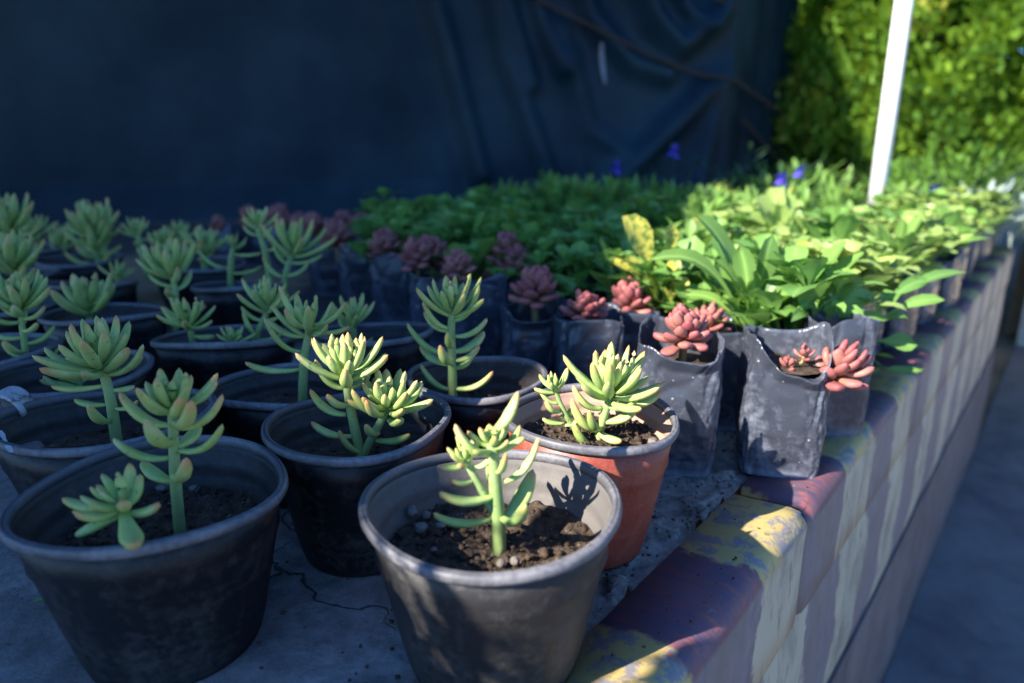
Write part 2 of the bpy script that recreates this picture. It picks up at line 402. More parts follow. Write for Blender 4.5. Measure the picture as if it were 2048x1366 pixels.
def render_mat(name, stops, sc=9, bs=0.5):
    m, N, L, P = mat(name)
    oc = coord(N)
    r = ramp(N, stops); L.new(noise_(N, L, oc, sc, 8, 0.68, 0.4), r.inputs[0])
    L.new(r.outputs[0], P.inputs['Base Color']); P.inputs['Roughness'].default_value = 0.9; P.inputs['Specular IOR Level'].default_value = 0.2
    bump(N, L, P, noise_(N, L, oc, sc * 8, 6, 0.7), bs, 0.006)
    return m
M_BASE = render_mat('mauve_plinth', [(0.3, (0.12, 0.095, 0.09)), (0.7, (0.22, 0.18, 0.17))])
M_PATH = render_mat('worn_path', [(0.3, (0.11, 0.105, 0.11)), (0.7, (0.22, 0.205, 0.20))], 6)
M_EARTH = render_mat('dry_earth', [(0.3, (0.12, 0.09, 0.06)), (0.7, (0.24, 0.18, 0.12))], 3)
M_CREAMWALL = render_mat('cream_render', [(0.3, (0.36, 0.30, 0.24)), (0.7, (0.55, 0.47, 0.38))], 12)
M_BARK = render_mat('bark', [(0.3, (0.05, 0.035, 0.025)), (0.7, (0.14, 0.10, 0.07))], 30)
M_WOOD = render_mat('dark_timber', [(0.3, (0.02, 0.02, 0.02)), (0.7, (0.05, 0.045, 0.04))], 30)
M_ROPE = render_mat('old_rope', [(0.3, (0.035, 0.027, 0.022)), (0.7, (0.08, 0.06, 0.048))], 120)
M_WHITE = render_mat('white_paint', [(0.30, (0.52, 0.50, 0.47)), (0.42, (0.74, 0.74, 0.73)), (0.7, (0.78, 0.78, 0.77))], 9, 0.15)
M_FADED = render_mat('faded_tape', [(0.3, (0.14, 0.15, 0.19)), (0.6, (0.24, 0.25, 0.30))], 30, 0.2)
M_CHALK = render_mat('chipped_white_glaze', [(0.36, (0.10, 0.07, 0.05)), (0.46, (0.45, 0.45, 0.46)), (0.8, (0.6, 0.6, 0.6))], 90, 0.4)
def cloth_mat(name, ca, cb):
    m, N, L, P = mat(name)
    oc = coord(N)
    r = ramp(N, [(0.35, ca), (0.7, cb)]); L.new(noise_(N, L, oc, 1.6, 5, 0.6), r.inputs[0])
    L.new(r.outputs[0], P.inputs['Base Color']); P.inputs['Roughness'].default_value = 0.55
    P.inputs['Specular IOR Level'].default_value = 0.22
    w1 = N.new('ShaderNodeTexWave'); w1.inputs['Scale'].default_value = 160; w1.bands_direction = 'Z'; L.new(oc, w1.inputs['Vector'])
    bump(N, L, P, w1.outputs['Fac'], 0.15, 0.001)
    return m
M_TARP = cloth_mat('dark_tarpaulin', (0.002, 0.012, 0.025), (0.015, 0.042, 0.058))
M_SHADESHEET = cloth_mat('added_shade_cloth', (0.012, 0.014, 0.014), (0.02, 0.022, 0.022))

# ------------------------------------------------------------------ ground, path, bed, wall
def sheet(name, x0, x1, y0, y1, z, m, nx=24, amp=0.0, sc=1.0, label=None):
    mb = MB(); xs = np.linspace(x0, x1, nx + 1); ys = np.linspace(y0, y1, nx + 1)
    V = [(x, y, z + amp * nz(x, y, 0, sc)) for y in ys for x in xs]
    F = [(j * (nx + 1) + i, j * (nx + 1) + i + 1, (j + 1) * (nx + 1) + i + 1, (j + 1) * (nx + 1) + i) for j in range(nx) for i in range(nx)]
    mb.add(V, F); return mb.build(name, m)
tag(sheet('ground', -60, 60, -60, 60, -0.776, M_EARTH, 40), kind='structure')
pm = MB(); na, nb = 60, 22
for i in range(na + 1):
    for j in range(nb + 1):
        a = -3 + i * 0.16; b = 0.16 - j * 0.13
        pm.v.append((a, b, -0.77 + 0.006 * nz(a, b, 0, 3))); pm.c.append((0, 0.5, 0.5, 1))
pm.n = len(pm.v)
pm.f = [(i * (nb + 1) + j, (i + 1) * (nb + 1) + j, (i + 1) * (nb + 1) + j + 1, i * (nb + 1) + j + 1) for i in range(na) for j in range(nb)]
pm.f = [f[::-1] for f in pm.f]
tag(pm.build('path', M_PATH, rz=BANG), kind='structure')

def grow(x0, x1, step, far, k=1.12):
    out = [x0]
    while out[-1] < x1: out.append(out[-1] + step)
    s = step
    while out[-1] < far: s *= k; out.append(out[-1] + s)
    return out
A_ = [-3.0, -2.0, -1.2, -0.8, -0.5] + grow(-0.35, 0.95, 0.005, 7.0)
B_ = grow(0.2405, 0.60, 0.005, 6.0)
bm_ = MB()
for a in A_:
    for b in B_:
        edge = max(0.0, 1 - (b - 0.2405) / 0.11)
        z = -0.001 + 0.0016 * nz(a, b, 0, 14) + 0.0022 * nz(a, b, 3, 45) * (0.35 + edge)
        if a < 1.2 and b < 0.8:
            k = nz(a, b, 7, 26) + 0.4 * nz(a, b, 9, 70)
            z += edge * (0.0045 * k + (0.004 if k > 0.12 else -0.003))
        w_ = bed(a, b); er = math.exp(-((w_.x + 0.95) / 0.42) ** 4 - ((w_.y - 2.0) / 0.45) ** 4)
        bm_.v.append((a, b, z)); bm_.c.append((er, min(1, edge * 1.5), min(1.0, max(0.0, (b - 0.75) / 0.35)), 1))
bm_.n = len(bm_.v); nb = len(B_)
bm_.f = [(i * nb + j, (i + 1) * nb + j, (i + 1) * nb + j + 1, i * nb + j + 1) for i in range(len(A_) - 1) for j in range(nb - 1)]
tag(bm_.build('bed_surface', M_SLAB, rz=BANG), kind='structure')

wall = empty('planter_wall', (0, 0, 0), 'raised bed wall with rounded coping painted in yellow and plum bands, cream and mauve face', 'wall', rz=BANG)
def coping(a0, a1):
    """one bullnosed block; profile in (b, z)"""
    r = 0.019; prof = [(0.239, -0.127), (0.239, -0.001)]
    for k in range(0, 11):
        t = math.pi / 2 * k / 10
        prof.append((0.160 + r - r * math.sin(t), 0.0035 - r + r * math.cos(t)))
    prof += [(0.160, -0.05), (0.160, -0.09), (0.160, -0.127)]
    n = max(8, int((a1 - a0) / 0.015)); P = len(prof); mb = MB(); V = []; F = []
    cb = 0.20; cz = -0.06
    for i in range(n + 1):
        a = a0 + (a1 - a0) * i / n
        e = min(i, n - i); ins = (0.006, 0.0016, 0)[min(e, 2)]
        if e == 1: a = a + (0.006 - (a1 - a0) / n if i == 1 else (a1 - a0) / n - 0.006) * 0.8
        for (b, z) in prof:
            w = 0.0012 * nz(a, b * 3, z * 3, 16)
            bb = b + (cb - b) * ins / 0.05 * (abs(b - cb) > 0.03); zz = z + (cz - z) * ins / 0.06 * (z > -0.1)
            V.append((a, bb + w * (b < 0.2), zz + w * (z > -0.02)))
    for i in range(n):
        for k in range(P):
            k2 = (k + 1) % P
            F.append((i * P + k, i * P + k2, (i + 1) * P + k2, (i + 1) * P + k))
    F.append(tuple(range(P))); F.append(tuple(n * P + k for k in range(P))[::-1])
    F = [f[::-1] for f in F]
    mb.add(V, F); mb.build('coping_block', M_COPING, wall)
JO = [-1.71, -1.11, -0.51, 0.09, 0.69, 1.29, 1.89, 2.49, 3.15]
for a0, a1 in zip(JO[:-1], JO[1:]): coping(a0 + 0.002, a1 - 0.002)
def face_block(name, a0, a1, b0, b1, z0, z1, m, parent, seg=0.03):
    mb = MB(); nA = max(2, int((a1 - a0) / seg)); nZ = 6; V = []; F = []
    for i in range(nA + 1):
        for j in range(nZ + 1):
            a = a0 + (a1 - a0) * i / nA; z = z0 + (z1 - z0) * j / nZ
            e = 0.004 if j in (0, nZ) or i in (0, nA) else 0.0
            V.append((a, b0 + e + 0.0025 * nz(a, 0, z, 9), z))
    F = [(i * (nZ + 1) + j, (i + 1) * (nZ + 1) + j, (i + 1) * (nZ + 1) + j + 1, i * (nZ + 1) + j + 1) for i in range(nA) for j in range(nZ)]
    o = len(V)
    V += [(a0, b1, z0), (a1, b1, z0), (a1, b1, z1), (a0, b1, z1)]
    c = [0, nA * (nZ + 1), nA * (nZ + 1) + nZ, nZ]
    top = [i * (nZ + 1) + nZ for i in range(nA + 1)]; bot = [i * (nZ + 1) for i in range(nA + 1)]
    F += [tuple(top) + (o + 2, o + 3), tuple(bot[::-1]) + (o, o + 1), tuple(range(0, nZ + 1)) + (o + 3, o), tuple(nA * (nZ + 1) + k for k in range(nZ + 1))[::-1] + (o + 1, o + 2), (o + 3, o + 2, o + 1, o)]
    mb.add(V, F); return mb.build(name, m, parent, smooth=False)
cj = [-1.7, -1.15, -0.62, -0.08, 0.43, 0.97, 1.52, 2.05, 2.60, 3.15]
for a0, a1 in zip(cj[:-1], cj[1:]):
    face_block('course_block', a0 + 0.0015, a1 - 0.0015, 0.163, 0.232, -0.384, -0.130, M_COURSE, wall)
face_block('plinth', -1.7, 3.15, 0.158, 0.232, -0.775, -0.388, M_BASE, wall)
# the wall that closes the path at its far end, and the bed behind it
far = empty('cross_wall', bed(4.9, 0.0), 'pale rendered low wall closing the far end of the path', 'wall', rz=BANG)
face_block('wall_body', 0.0, 0.24, -2.6, 0.157, -0.775, -0.235, M_CREAMWALL, far, 0.06)
face_block('wall_cap', -0.02, 0.26, -2.62, 0.157, -0.232, -0.19, M_CREAMWALL, far, 0.06)
tag(face_block('side_bed', 5.17, 12.0, -8.0, 0.235, -0.775, -0.20, M_EARTH, None, 0.5), kind='structure').rotation_euler.z = BANG

# ------------------------------------------------------------------ pots
def pot(name_, x, y, r, h, label, seed, rot=0.0, sx=1.0, sy=1.0, tilt=0.0, dust=0.0, soil_z=0.086, m_body=M_POT, m_rim=M_POTRIM, base=0.68, fine=False, wob=0.034, inner=0.75, group='plant pots on the bed'):
    root = empty(name_, (x, y, 0.0005), label, 'plant pot', group)
    rs = random.Random(seed); ph = [rs.uniform(0, 6.28) for _ in range(4)]
    S = 72
    def place(rad, z, th):
        k = 1 + wob * (z / h) * (math.sin(2 * th + ph[0]) * 0.7 + 0.5 * math.sin(3 * th + ph[1]) + 0.3 * math.sin(5 * th + ph[2]))
        cx, cy = rad * k * math.cos(th), rad * k * math.sin(th)
        f = z / h
        ex, ey = 1 + (sx - 1) * f, 1 + (sy - 1) * f
        X, Y = cx * ex, cy * ey
        c, s = math.cos(rot), math.sin(rot)
        X, Y = c * X - s * Y, s * X + c * Y
        zz = z + (Y * math.tan(tilt)) * f + 0.0025 * f * math.sin(2 * th + ph[3])
        return (X, Y, zz)
    def lathe(nm, prof, m, close=False):
        mb = MB(); V = []; F = []; C = []
        n = len(prof)
        for i, (rad, z, d) in enumerate(prof):
            for k in range(S):
                V.append(place(rad, z, 2 * math.pi * k / S)); C.append((d, rs.random(), z / h, 1))
        for i in range(n if close else n - 1):
            i2 = (i + 1) % n
            for k in range(S):
                k2 = (k + 1) % S
                F.append((i * S + k, i * S + k2, i2 * S + k2, i2 * S + k))
        mb.add(V, F, C); return mb.build(nm, m, root)
    rb = r * base
    R1 = lambda z: rb + (r * 0.966 - rb) * (z / h) ** 0.92
    hr = h - 0.0065
    prof = [(0.001, 0.003, 0), (rb * 0.9, 0.003, 0), (rb * 0.985, 0.0, 0), (rb, 0.003, 0)]
    for z in (0.012, 0.03, 0.05, 0.07): prof.append((R1(z), z, dust))
    st = h * 0.70
    prof += [(R1(st) - 0.0003, st - 0.002, dust), (R1(st) + 0.0016, st + 0.002, dust), (R1(st) + 0.0014, st + 0.01, dust), (R1(hr), hr, dust)]
    t = 0.0022
    prof += [(R1(hr) - t, hr, inner)]
    for k in range(10):      # inner wall with moulded rings, dusty towards the soil line
        z = hr - (hr - soil_z + 0.012) * (k + 1) / 10
        prof.append((R1(z) - t - (0.0020 if k in (2, 3, 6) else 0), z, inner + 0.06 * k))
    lathe('pot_wall', prof, m_body)
    R2 = R1(hr)
    rim = [(R2 - 0.0022, hr - 0.003, .4), (R2 - 0.0025, h - 0.0025, .4), (R2 - 0.0012, h, .6), (R2 + 0.0004, h + 0.0005, .6), (R2 + 0.0010, h - 0.0004, .2), (R2 + 0.0016, h + 0.0004, .6), (r - 0.0008, h - 0.0008, .6), (r - 0.0002, h - 0.0022, .5), (r, h - 0.0048, .4), (r - 0.0012, h - 0.0072, .3), (R2 + 0.0006, h - 0.0072, .3)]
    lathe('rim', rim, m_rim, True)
    # soil
    sm = MB(); nr, ns = (44, 110) if fine else (16, 48)
    rsoil = R1(soil_z) - t - 0.001; V = []; F = []
    amp = 1.0
    for i in range(nr + 1):
        for k in range(ns):
            th = 2 * math.pi * k / ns; rad = rsoil * max(0.002, i / nr)
            X, Y, Z = place(rad, soil_z, th)
            dz = 0.004 * nz(X + seed, Y, 0, 28) + 0.0035 * nz(X, Y + seed, 2, 75)
            if fine: dz += 0.0030 * nz(X, Y, 5, 170) + 0.0016 * nz(X, Y, 8, 330)
            dz += 0.005 * (i / nr) ** 4 * nz(math.cos(th), math.sin(th), seed, 1.5)
            V.append((X, Y, Z + dz))
    for i in range(nr):
        for k in range(ns):
            k2 = (k + 1) % ns
            F.append((i * ns + k, i * ns + k2, (i + 1) * ns + k2, (i + 1) * ns + k))
    F.append(tuple(range(ns))[::-1])
    sm.add(V, F)
    for q in range(260 if fine else 50):     # crumbs
        th = rs.uniform(0, 6.28); rad = rsoil * math.sqrt(rs.random()) * 0.95
        X, Y, Z = place(rad, soil_z, th); s = rs.uniform(0.0008, 0.0030) * (1.0 if rs.random() < 0.92 else 1.7)
        blob(sm, (X, Y, Z + 0.002), s, rs)
    for q in range(26 if fine else 0):        # straws and bits of root
        th = rs.uniform(0, 6.28); rad = rsoil * math.sqrt(rs.random()) * 0.85; X, Y, Z = place(rad, soil_z, th)
        t2 = rs.uniform(0, 6.28); ln = rs.uniform(0.004, 0.012); z1 = rs.uniform(0.002, 0.006)
        tube(sm, [(X, Y, Z + 0.003), (X + ln * 0.5 * math.cos(t2), Y + ln * 0.5 * math.sin(t2), Z + 0.003 + z1), (X + ln * math.cos(t2), Y + ln * math.sin(t2), Z + 0.003 + z1 * 0.5)], 0.00045, 5)
    sm.build('soil', M_SOIL, root, smooth=True)
    return root
ICO = None
def ico():
    global ICO
    if ICO is None:
        import bmesh
        b = bmesh.new(); bmesh.ops.create_icosphere(b, subdivisions=1, radius=1.0)
        b.verts.ensure_lookup_table()
        ICO = ([v.co.copy() for v in b.verts], [tuple(x.index for x in f.verts) for f in b.faces]); b.free()
    return ICO
def blob(mb, c, s, rs, flat=0.8, col=(0, 0.5, 0.5, 1)):
    V, F = ico(); q = [rs.uniform(0.65, 1.3) for _ in range(3)]; o = rs.uniform(0, 9)
    c = Vector(c)
    mb.add([c + Vector((v.x * s * q[0], v.y * s * q[1], v.z * s * q[2] * flat)) * (1 + 0.35 * nz(v.x + o, v.y, v.z, 1.4)) for v in V], F, [col] * len(V))

POTS = {
 'A': dict(x=-0.0135, y=0.434, r=0.089, label='large dusty black pot nearest the camera, sun on its inner wall and crumbly soil', seed=1, soil_z=0.084, fine=True, wob=0.018, dust=0.42, inner=2.8),
 'B': dict(x=-0.137, y=0.580, r=0.082, sy=1.04, label='black pot between the front left pot and the terracotta pot, holding the bright forked sedum', seed=2, soil_z=0.084, tilt=R(-1)),
 'C': dict(x=-0.254, y=0.452, r=0.090, label='big black pot at the lower left corner holding a tall sedum and a low rosette', seed=3, soil_z=0.084, fine=True, wob=0.035, dust=0.15),
 'D': dict(x=-0.038, y=0.705, r=0.0735, label='black pot just in front of the standing black bags, behind the terracotta pot', seed=4),
 'E': dict(x=0.070, y=0.585, r=0.079, h=0.128, label='terracotta coloured plastic pot with a grey dusty rim', seed=5, m_body=M_TERRA, base=0.66, fine=True, soil_z=0.100, dust=0.1, wob=0.012, inner=5.0),
 'F': dict(x=-0.368, y=0.592, r=0.085, sx=1.17, sy=0.86, rot=R(8), label='squashed oval black pot at the left edge with a white scratch inside its rim', seed=6),
 'G': dict(x=-0.478, y=0.722, r=0.080, label='black pot at the left edge directly behind the squashed oval pot', seed=7),
 'H': dict(x=-0.366, y=0.862, r=0.086, tilt=R(-7), label='tilted black pot with three small sedum rosettes, left of the middle', seed=8),
 'J': dict(x=-0.240, y=0.694, r=0.074, sx=1.1, sy=0.92, label='low black pot behind the forked sedum pot, holding a sedum with long spreading leaves', seed=9, h=0.118),
 'K': dict(x=-0.742, y=1.215, r=0.078, tilt=R(-8), label='far black pot with one very small sedum and an empty looking soil', seed=10),
 'L': dict(x=-0.472, y=1.196, r=0.080, tilt=R(-7), label='far black pot before the dark bags, its leaning sedum topped by a full crown', seed=11),
 'M': dict(x=-0.925, y=1.490, r=0.088, label='far black pot under the tall dense sedum near the tarpaulin', seed=12),
 'N': dict(x=-0.640, y=1.420, r=0.090, label='far black pot beside bare tan earth with two sedums of medium height', seed=13),
 'O': dict(x=-0.785, y=1.050, r=0.080, label='black pot at the left edge in the middle of the three stacked looking sedums', seed=14),
 'P': dict(x=-0.945, y=1.300, r=0.080, label='farthest black pot at the left edge', seed=15),
 'Q': dict(x=-0.590, y=0.993, r=0.084, tilt=R(-4), label='black pot holding the sedum spread like an open fan', seed=16),
 'R': dict(x=-0.630, y=0.800, r=0.082, label='black pot at the left edge, nearest below the stacked looking sedums', seed=17),
 'S': dict(x=-1.130, y=1.640, r=0.085, label='farthest black pot at the back left, beside the one under the dense column', seed=19),
 'T': dict(x=-0.800, y=1.700, r=0.085, label='black pot at the back before the tarpaulin, behind the dense column', seed=20),
 'I': dict(x=-0.178, y=0.888, r=0.074, tilt=R(-5), label='black pot half hidden behind the central pots, at the foot of the dark bags', seed=18),
}
for k, p in POTS.items():
    p = dict(p); p.setdefault('h', 0.125)
    pot('plant_pot', p.pop('x'), p.pop('y'), p.pop('r'), p.pop('h'), p.pop('label'), p.pop('seed'), **p)

# ------------------------------------------------------------------ pebbles and litter
def pebble(u, v, z, s, label, m=M_STONE, name='pebble', cat='pebble'):
    mb = MB(); rs = random.Random(int(u * 7 + v)); V, F = ico()
    import bmesh
    b = bmesh.new(); bmesh.ops.create_icosphere(b, subdivisions=3, radius=1.0)
    q = [rs.uniform(0.8, 1.2) for _ in range(3)]
    VV = [Vector((w.co.x * s * q[0], w.co.y * s * q[1], w.co.z * s * q[2] * 0.8)) * (1 + 0.28 * nz(w.co.x + u, w.co.y, w.co.z, 1.3) + 0.1 * nz(w.co.x, w.co.y + v, w.co.z, 3)) for w in b.verts]
    b.verts.ensure_lookup_table(); FF = [tuple(x.index for x in f.verts) for f in b.faces]; b.free()
    mb.add(VV, FF); o = mb.build(name, m, loc=at_z(u, v, z))
    return tag(o, label, cat, 'pebbles on the soil')
pebble(824, 1024, 0.092, 0.0052, 'round grey pebble on the soil, nearest the left inner wall of the front pot')
pebble(842, 1055, 0.091, 0.0046, 'grey pebble just below the largest pebble in the front pot')
pebble(853, 1030, 0.091, 0.0036, 'small tan pebble right of the largest pebble in the front pot')
pebble(882, 1050, 0.090, 0.0036, 'half buried pebble under the lowest leaf of the front sedum')
pebble(868, 1100, 0.089, 0.0024, 'tiny pale pebble by the lower left rim of the front pot')
pebble(1030, 1122, 0.089, 0.0034, 'pale pebble at the front rim, below the stem of the front sedum')
pebble(1002, 1126, 0.089, 0.0030, 'brown crumb of stone at the front rim beside the pale pebble')
pebble(1188, 1092, 0.091, 0.0042, 'pale pebble at the right inner wall of the front pot')
pebble(1305, 882, 0.107, 0.0040, 'pale pebble at the right rim of the terracotta pot')
pebble(325, 975, 0.090, 0.0050, 'brown stone on the soil behind the tall sedum of the lower left pot')
pebble(388, 978, 0.090, 0.0038, 'small pinkish stone right of the tall sedum in the lower left pot')
pebble(66, 898, 0.092, 0.0085, 'flat brown stone on the soil of the squashed oval pot')

# ------------------------------------------------------------------ sedums
GA = 2.39996
def sag(p0, p1, k=0.62, drop=0.10):
    d = p1 - p0
    return p0 + Vector((d.x * k, d.y * k, d.z * drop - 0.10 * math.hypot(d.x, d.y)))
def crown(mb, c, axis, r, n, rs, lw=0.34, opening=1.0, length=1.0):
    axis = axis.normalized(); c = c + axis * (0.14 * r); length = length * 1.16; x = axis.cross(Vector((0.2, 1, 0.1))).normalized(); y = axis.cross(x)
    for i in range(n):
        f = (i + 0.6) / n; th = i * GA + rs.uniform(-0.2, 0.2)
        el = R(84) - R(60) * opening * f ** 0.9 + rs.uniform(-0.06, 0.06)
        L = r * length * (0.45 + 0.75 * f ** 0.6) * rs.uniform(0.78, 1.18)
        o = x * math.cos(th) + y * math.sin(th)
        p0 = c - axis * (r * 0.50 * f) + o * (r * 0.05)
        p1 = p0 + o * (L * math.cos(el)) + axis * (L * math.sin(el))
        pc = p0 + o * (L * 0.52 * math.cos(el * 0.7)) + axis * (L * 0.30 * math.sin(el))
        w = r * lw * (0.65 + 0.4 * f) * rs.uniform(0.9, 1.1)
        fat_leaf(mb, p0, pc, p1, w, w * 0.62, rs.random())
def whorl(mb, path, r, n, rs, lo=0.1, hi=0.85, lw=0.30):
    """leaves spaced up a stem, the lower ones longer and flatter"""
    for i in range(n):
        f = lo + (hi - lo) * (i + 0.5) / n; th = i * GA + rs.uniform(-0.4, 0.4)
        p0 = path(f); o = Vector((math.cos(th), math.sin(th), 0))
        L = r * rs.uniform(0.85, 1.2); el = R(rs.uniform(8, 30) + 22 * f)
        p1 = p0 + o * (L * math.cos(el)) + Vector((0, 0, L * math.sin(el)))
        w = r * lw * rs.uniform(0.85, 1.15)
        fat_leaf(mb, p0 + o * 0.001, sag(p0, p1), p1, w, w * 0.62, rs.random())
def stem_path(pts):
    pts = [Vector(p) for p in pts]
    def f(t):
        t = min(0.9999, max(0.0, t)) * (len(pts) - 1); i = int(t); return pts[i].lerp(pts[i + 1], t - i)
    return f
def sedum(label, y, stems, seed, group='green sedum plants in pots'):
    """stems: dicts with px path, crown radius in px, leaves [(tip u,v, base u,v, dy, width px)]"""
    rs = random.Random(seed)
    s0 = stems[0]['path'][0]; z0 = stems[0].get('z0', 0.083)
    root = empty('sedum', at_y(s0[0], s0[1], y), label, 'succulent', group)
    off = root.location.copy(); off.z = z0; root.location.z = z0
    for st in stems:
        yy = y + st.get('dy', 0.0); lean = st.get('lean', 0.0)
        px = st['path']; n = len(px)
        pts = [at_y(u, v, yy + lean * i / max(1, n - 1)) - off for i, (u, v) in enumerate(px)]
        if st.get('ground', True): pts[0].z = min(pts[0].z, 0.0) - 0.004
        dpt = depth(pts[-1] + off); k = dpt / FPX
        mb = MB(); path = stem_path(pts); sr = st.get('sr', 13) * k * 0.5
        fine = [path(t / 10) for t in range(11)]
        tube(mb, fine, [sr * (1.12 - 0.3 * t / 10) for t in range(11)], 10, (0, rs.random(), 0.5, 1))
        mb.build('stem', M_SEDSTEM, root)
        fb = MB(); top = pts[-1]; ax = (pts[-1] - pts[-2]).normalized() + Vector((0, 0, 0.6))
        if 'tilt' in st: ax = Vector(st['tilt'])
        r = st['rc'] * k
        crown(fb, top, ax, r, st.get('n', 16), rs, st.get('lw', 0.34), st.get('open', 1.0), st.get('len', 1.0))
        for lf in st.get('leaves', []):
            tu, tv, bu, bv, dy, w = lf[:6]
            dy *= 1.0
            p0 = at_y(bu, bv, yy + lean * 0.5) - off; p1 = at_y(tu, tv, yy + lean * 0.5 + dy) - off
            ww = w * k
            fat_leaf(fb, p0, sag(p0, p1), p1, ww, ww * 0.62, rs.random(), 11, 8)
        if st.get('wn'): whorl(fb, path, r * st.get('wr', 0.85), st['wn'], rs, st.get('lo', 0.15), st.get('hi', 0.88))
        fb.build('foliage', M_SED, root)
    return root

sedum('sunlit forked sedum with long curved leaves in the front pot, nearest the camera', 0.432, [
  dict(path=[(998, 1092), (996, 1040), (990, 960), (984, 885)], rc=50, n=13, sr=30, lw=0.46, open=1.15, z0=0.086, len=0.85,
       leaves=[(1036, 782, 975, 868, 0.015, 30), (910, 848, 985, 905, -0.010, 30), (868, 1026, 988, 1035, -0.02, 28), (879, 984, 994, 990, -0.02, 32),
               (1078, 874, 1008, 962, 0.005, 26), (1066, 938, 1004, 1036, 0.022, 44), (1052, 1008, 1002, 1032, -0.03, 34), (978, 918, 1002, 1000, 0.035, 28), (1040, 850, 990, 905, 0.01, 26), (1012, 905, 992, 940, -0.02, 18)]),
  dict(path=[(990, 1030), (955, 965), (930, 918)], rc=46, n=9, sr=17, lw=0.42, open=0.95, tilt=(-0.35, -0.2, 1), ground=False,
       leaves=[(904, 960, 948, 960, -0.01, 17), (990, 900, 945, 935, 0.0, 20)])], 21)
sedum('bright forked sedum with two full crowns, left of the terracotta pot', 0.580, [
  dict(path=[(724, 908), (708, 850), (696, 790), (692, 738)], rc=72, n=19, sr=19, lw=0.34, open=0.9, len=1.05,
       leaves=[(620, 778, 692, 828, 0, 25), (654, 788, 700, 808, -0.015, 26), (630, 718, 688, 776, 0.0, 24), (622, 843, 704, 872, 0, 25), (772, 706, 705, 745, 0.01, 26), (690, 738, 694, 765, -0.03, 26), (738, 745, 700, 775, 0.03, 24)]),
  dict(path=[(716, 918), (745, 872), (768, 832), (777, 806)], rc=72, n=19, sr=17, lw=0.36, open=0.95, len=1.0, tilt=(0.1, -0.35, 1),
       leaves=[(678, 860, 726, 902, -0.01, 24), (732, 848, 756, 865, -0.02, 22), (820, 868, 752, 880, -0.005, 26), (844, 762, 785, 812, 0.01, 27), (802, 836, 778, 838, -0.02, 28), (704, 778, 766, 822, -0.02, 26), (732, 800, 770, 822, -0.035, 24)])], 22)
sedum('tall upright sedum rising from the big pot at the lower left', 0.448, [
  dict(path=[(352, 1022), (350, 950), (347, 870), (344, 805)], rc=74, n=15, sr=22, lw=0.38, open=0.85, len=1.0,
       leaves=[(238, 783, 340, 850, 0, 30), (276, 776, 340, 822, -0.015, 30), (445, 788, 356, 855, 0, 28), (433, 760, 352, 812, 0.012, 27), (226, 876, 342, 914, -0.012, 28), (445, 848, 357, 900, -0.012, 27), (398, 848, 355, 894, 0.03, 34), (292, 838, 346, 880, -0.03, 38), (382, 800, 350, 842, -0.028, 34), (372, 915, 347, 948, -0.028, 34), (283, 922, 345, 962, 0.015, 34)])], 23)
sedum('low grey green rosette leaning left in the big pot at the lower left', 0.400, [
  dict(path=[(248, 1040), (242, 1020), (232, 1005)], rc=62, n=10, sr=18, lw=0.42, open=1.0, tilt=(-0.5, -0.15, 0.8), z0=0.086,
       leaves=[(150, 1072, 240, 1030, -0.01, 34), (270, 1090, 246, 1022, -0.045, 42), (318, 1006, 250, 1026, 0.0, 32), (150, 1024, 240, 1020, -0.02, 30), (124, 996, 232, 1012, 0.0, 28), (280, 948, 246, 1012, 0.01, 34)])], 24)
sedum('tall sedum with arching leaves in the pot before the standing black bags', 0.715, [
  dict(path=[(905, 782), (904, 720), (902, 660), (905, 612)], rc=62, n=18, sr=18, lw=0.30, open=0.8, len=1.1,
       leaves=[(814, 645, 900, 706, 0, 21), (846, 600, 900, 655, -0.01, 21), (974, 636, 908, 672, 0, 21), (958, 570, 908, 640, 0.0, 22), (968, 662, 910, 702, 0.015, 28), (842, 728, 903, 778, 0, 22), (986, 742, 910, 776, -0.01, 22), (895, 664, 904, 690, -0.03, 18), (848, 622, 900, 662, 0.01, 20), (880, 690, 905, 722, -0.03, 24), (945, 705, 908, 735, 0.0, 22), (840, 690, 903, 728, 0.01, 24), (958, 690, 908, 720, 0.0, 22)])], 25)
sedum('pale sunlit sedum with dense crown and small side shoot in the terracotta pot', 0.590, [
  dict(path=[(1190, 898), (1202, 850), (1216, 805), (1226, 774)], rc=86, n=28, sr=18, lw=0.30, open=1.0, z0=0.10, len=1.0, tilt=(0.15, -0.1, 1),
       leaves=[(1146, 770, 1206, 816, -0.01, 25), (1143, 796, 1200, 858, -0.015, 29), (1322, 782, 1250, 812, 0.01, 22), (1278, 790, 1216, 812, -0.02, 24), (1243, 882, 1192, 862, -0.025, 25), (1148, 846, 1188, 884, -0.015, 26), (1275, 812, 1206, 842, 0.0, 30), (1178, 820, 1204, 852, -0.03, 22), (1165, 878, 1188, 900, -0.01, 24), (1225, 905, 1190, 895, 0.0, 22)]),
  dict(path=[(1184, 892), (1140, 846), (1120, 806), (1109, 774)], rc=36, n=9, sr=11, lw=0.42, open=0.9, z0=0.10,
       leaves=[(1079, 776, 1116, 806, 0, 17), (1092, 800, 1120, 822, -0.01, 19), (1085, 836, 1128, 846, 0, 17), (1152, 808, 1122, 832, 0.01, 17), (1158, 836, 1130, 850, 0, 16)])], 26)
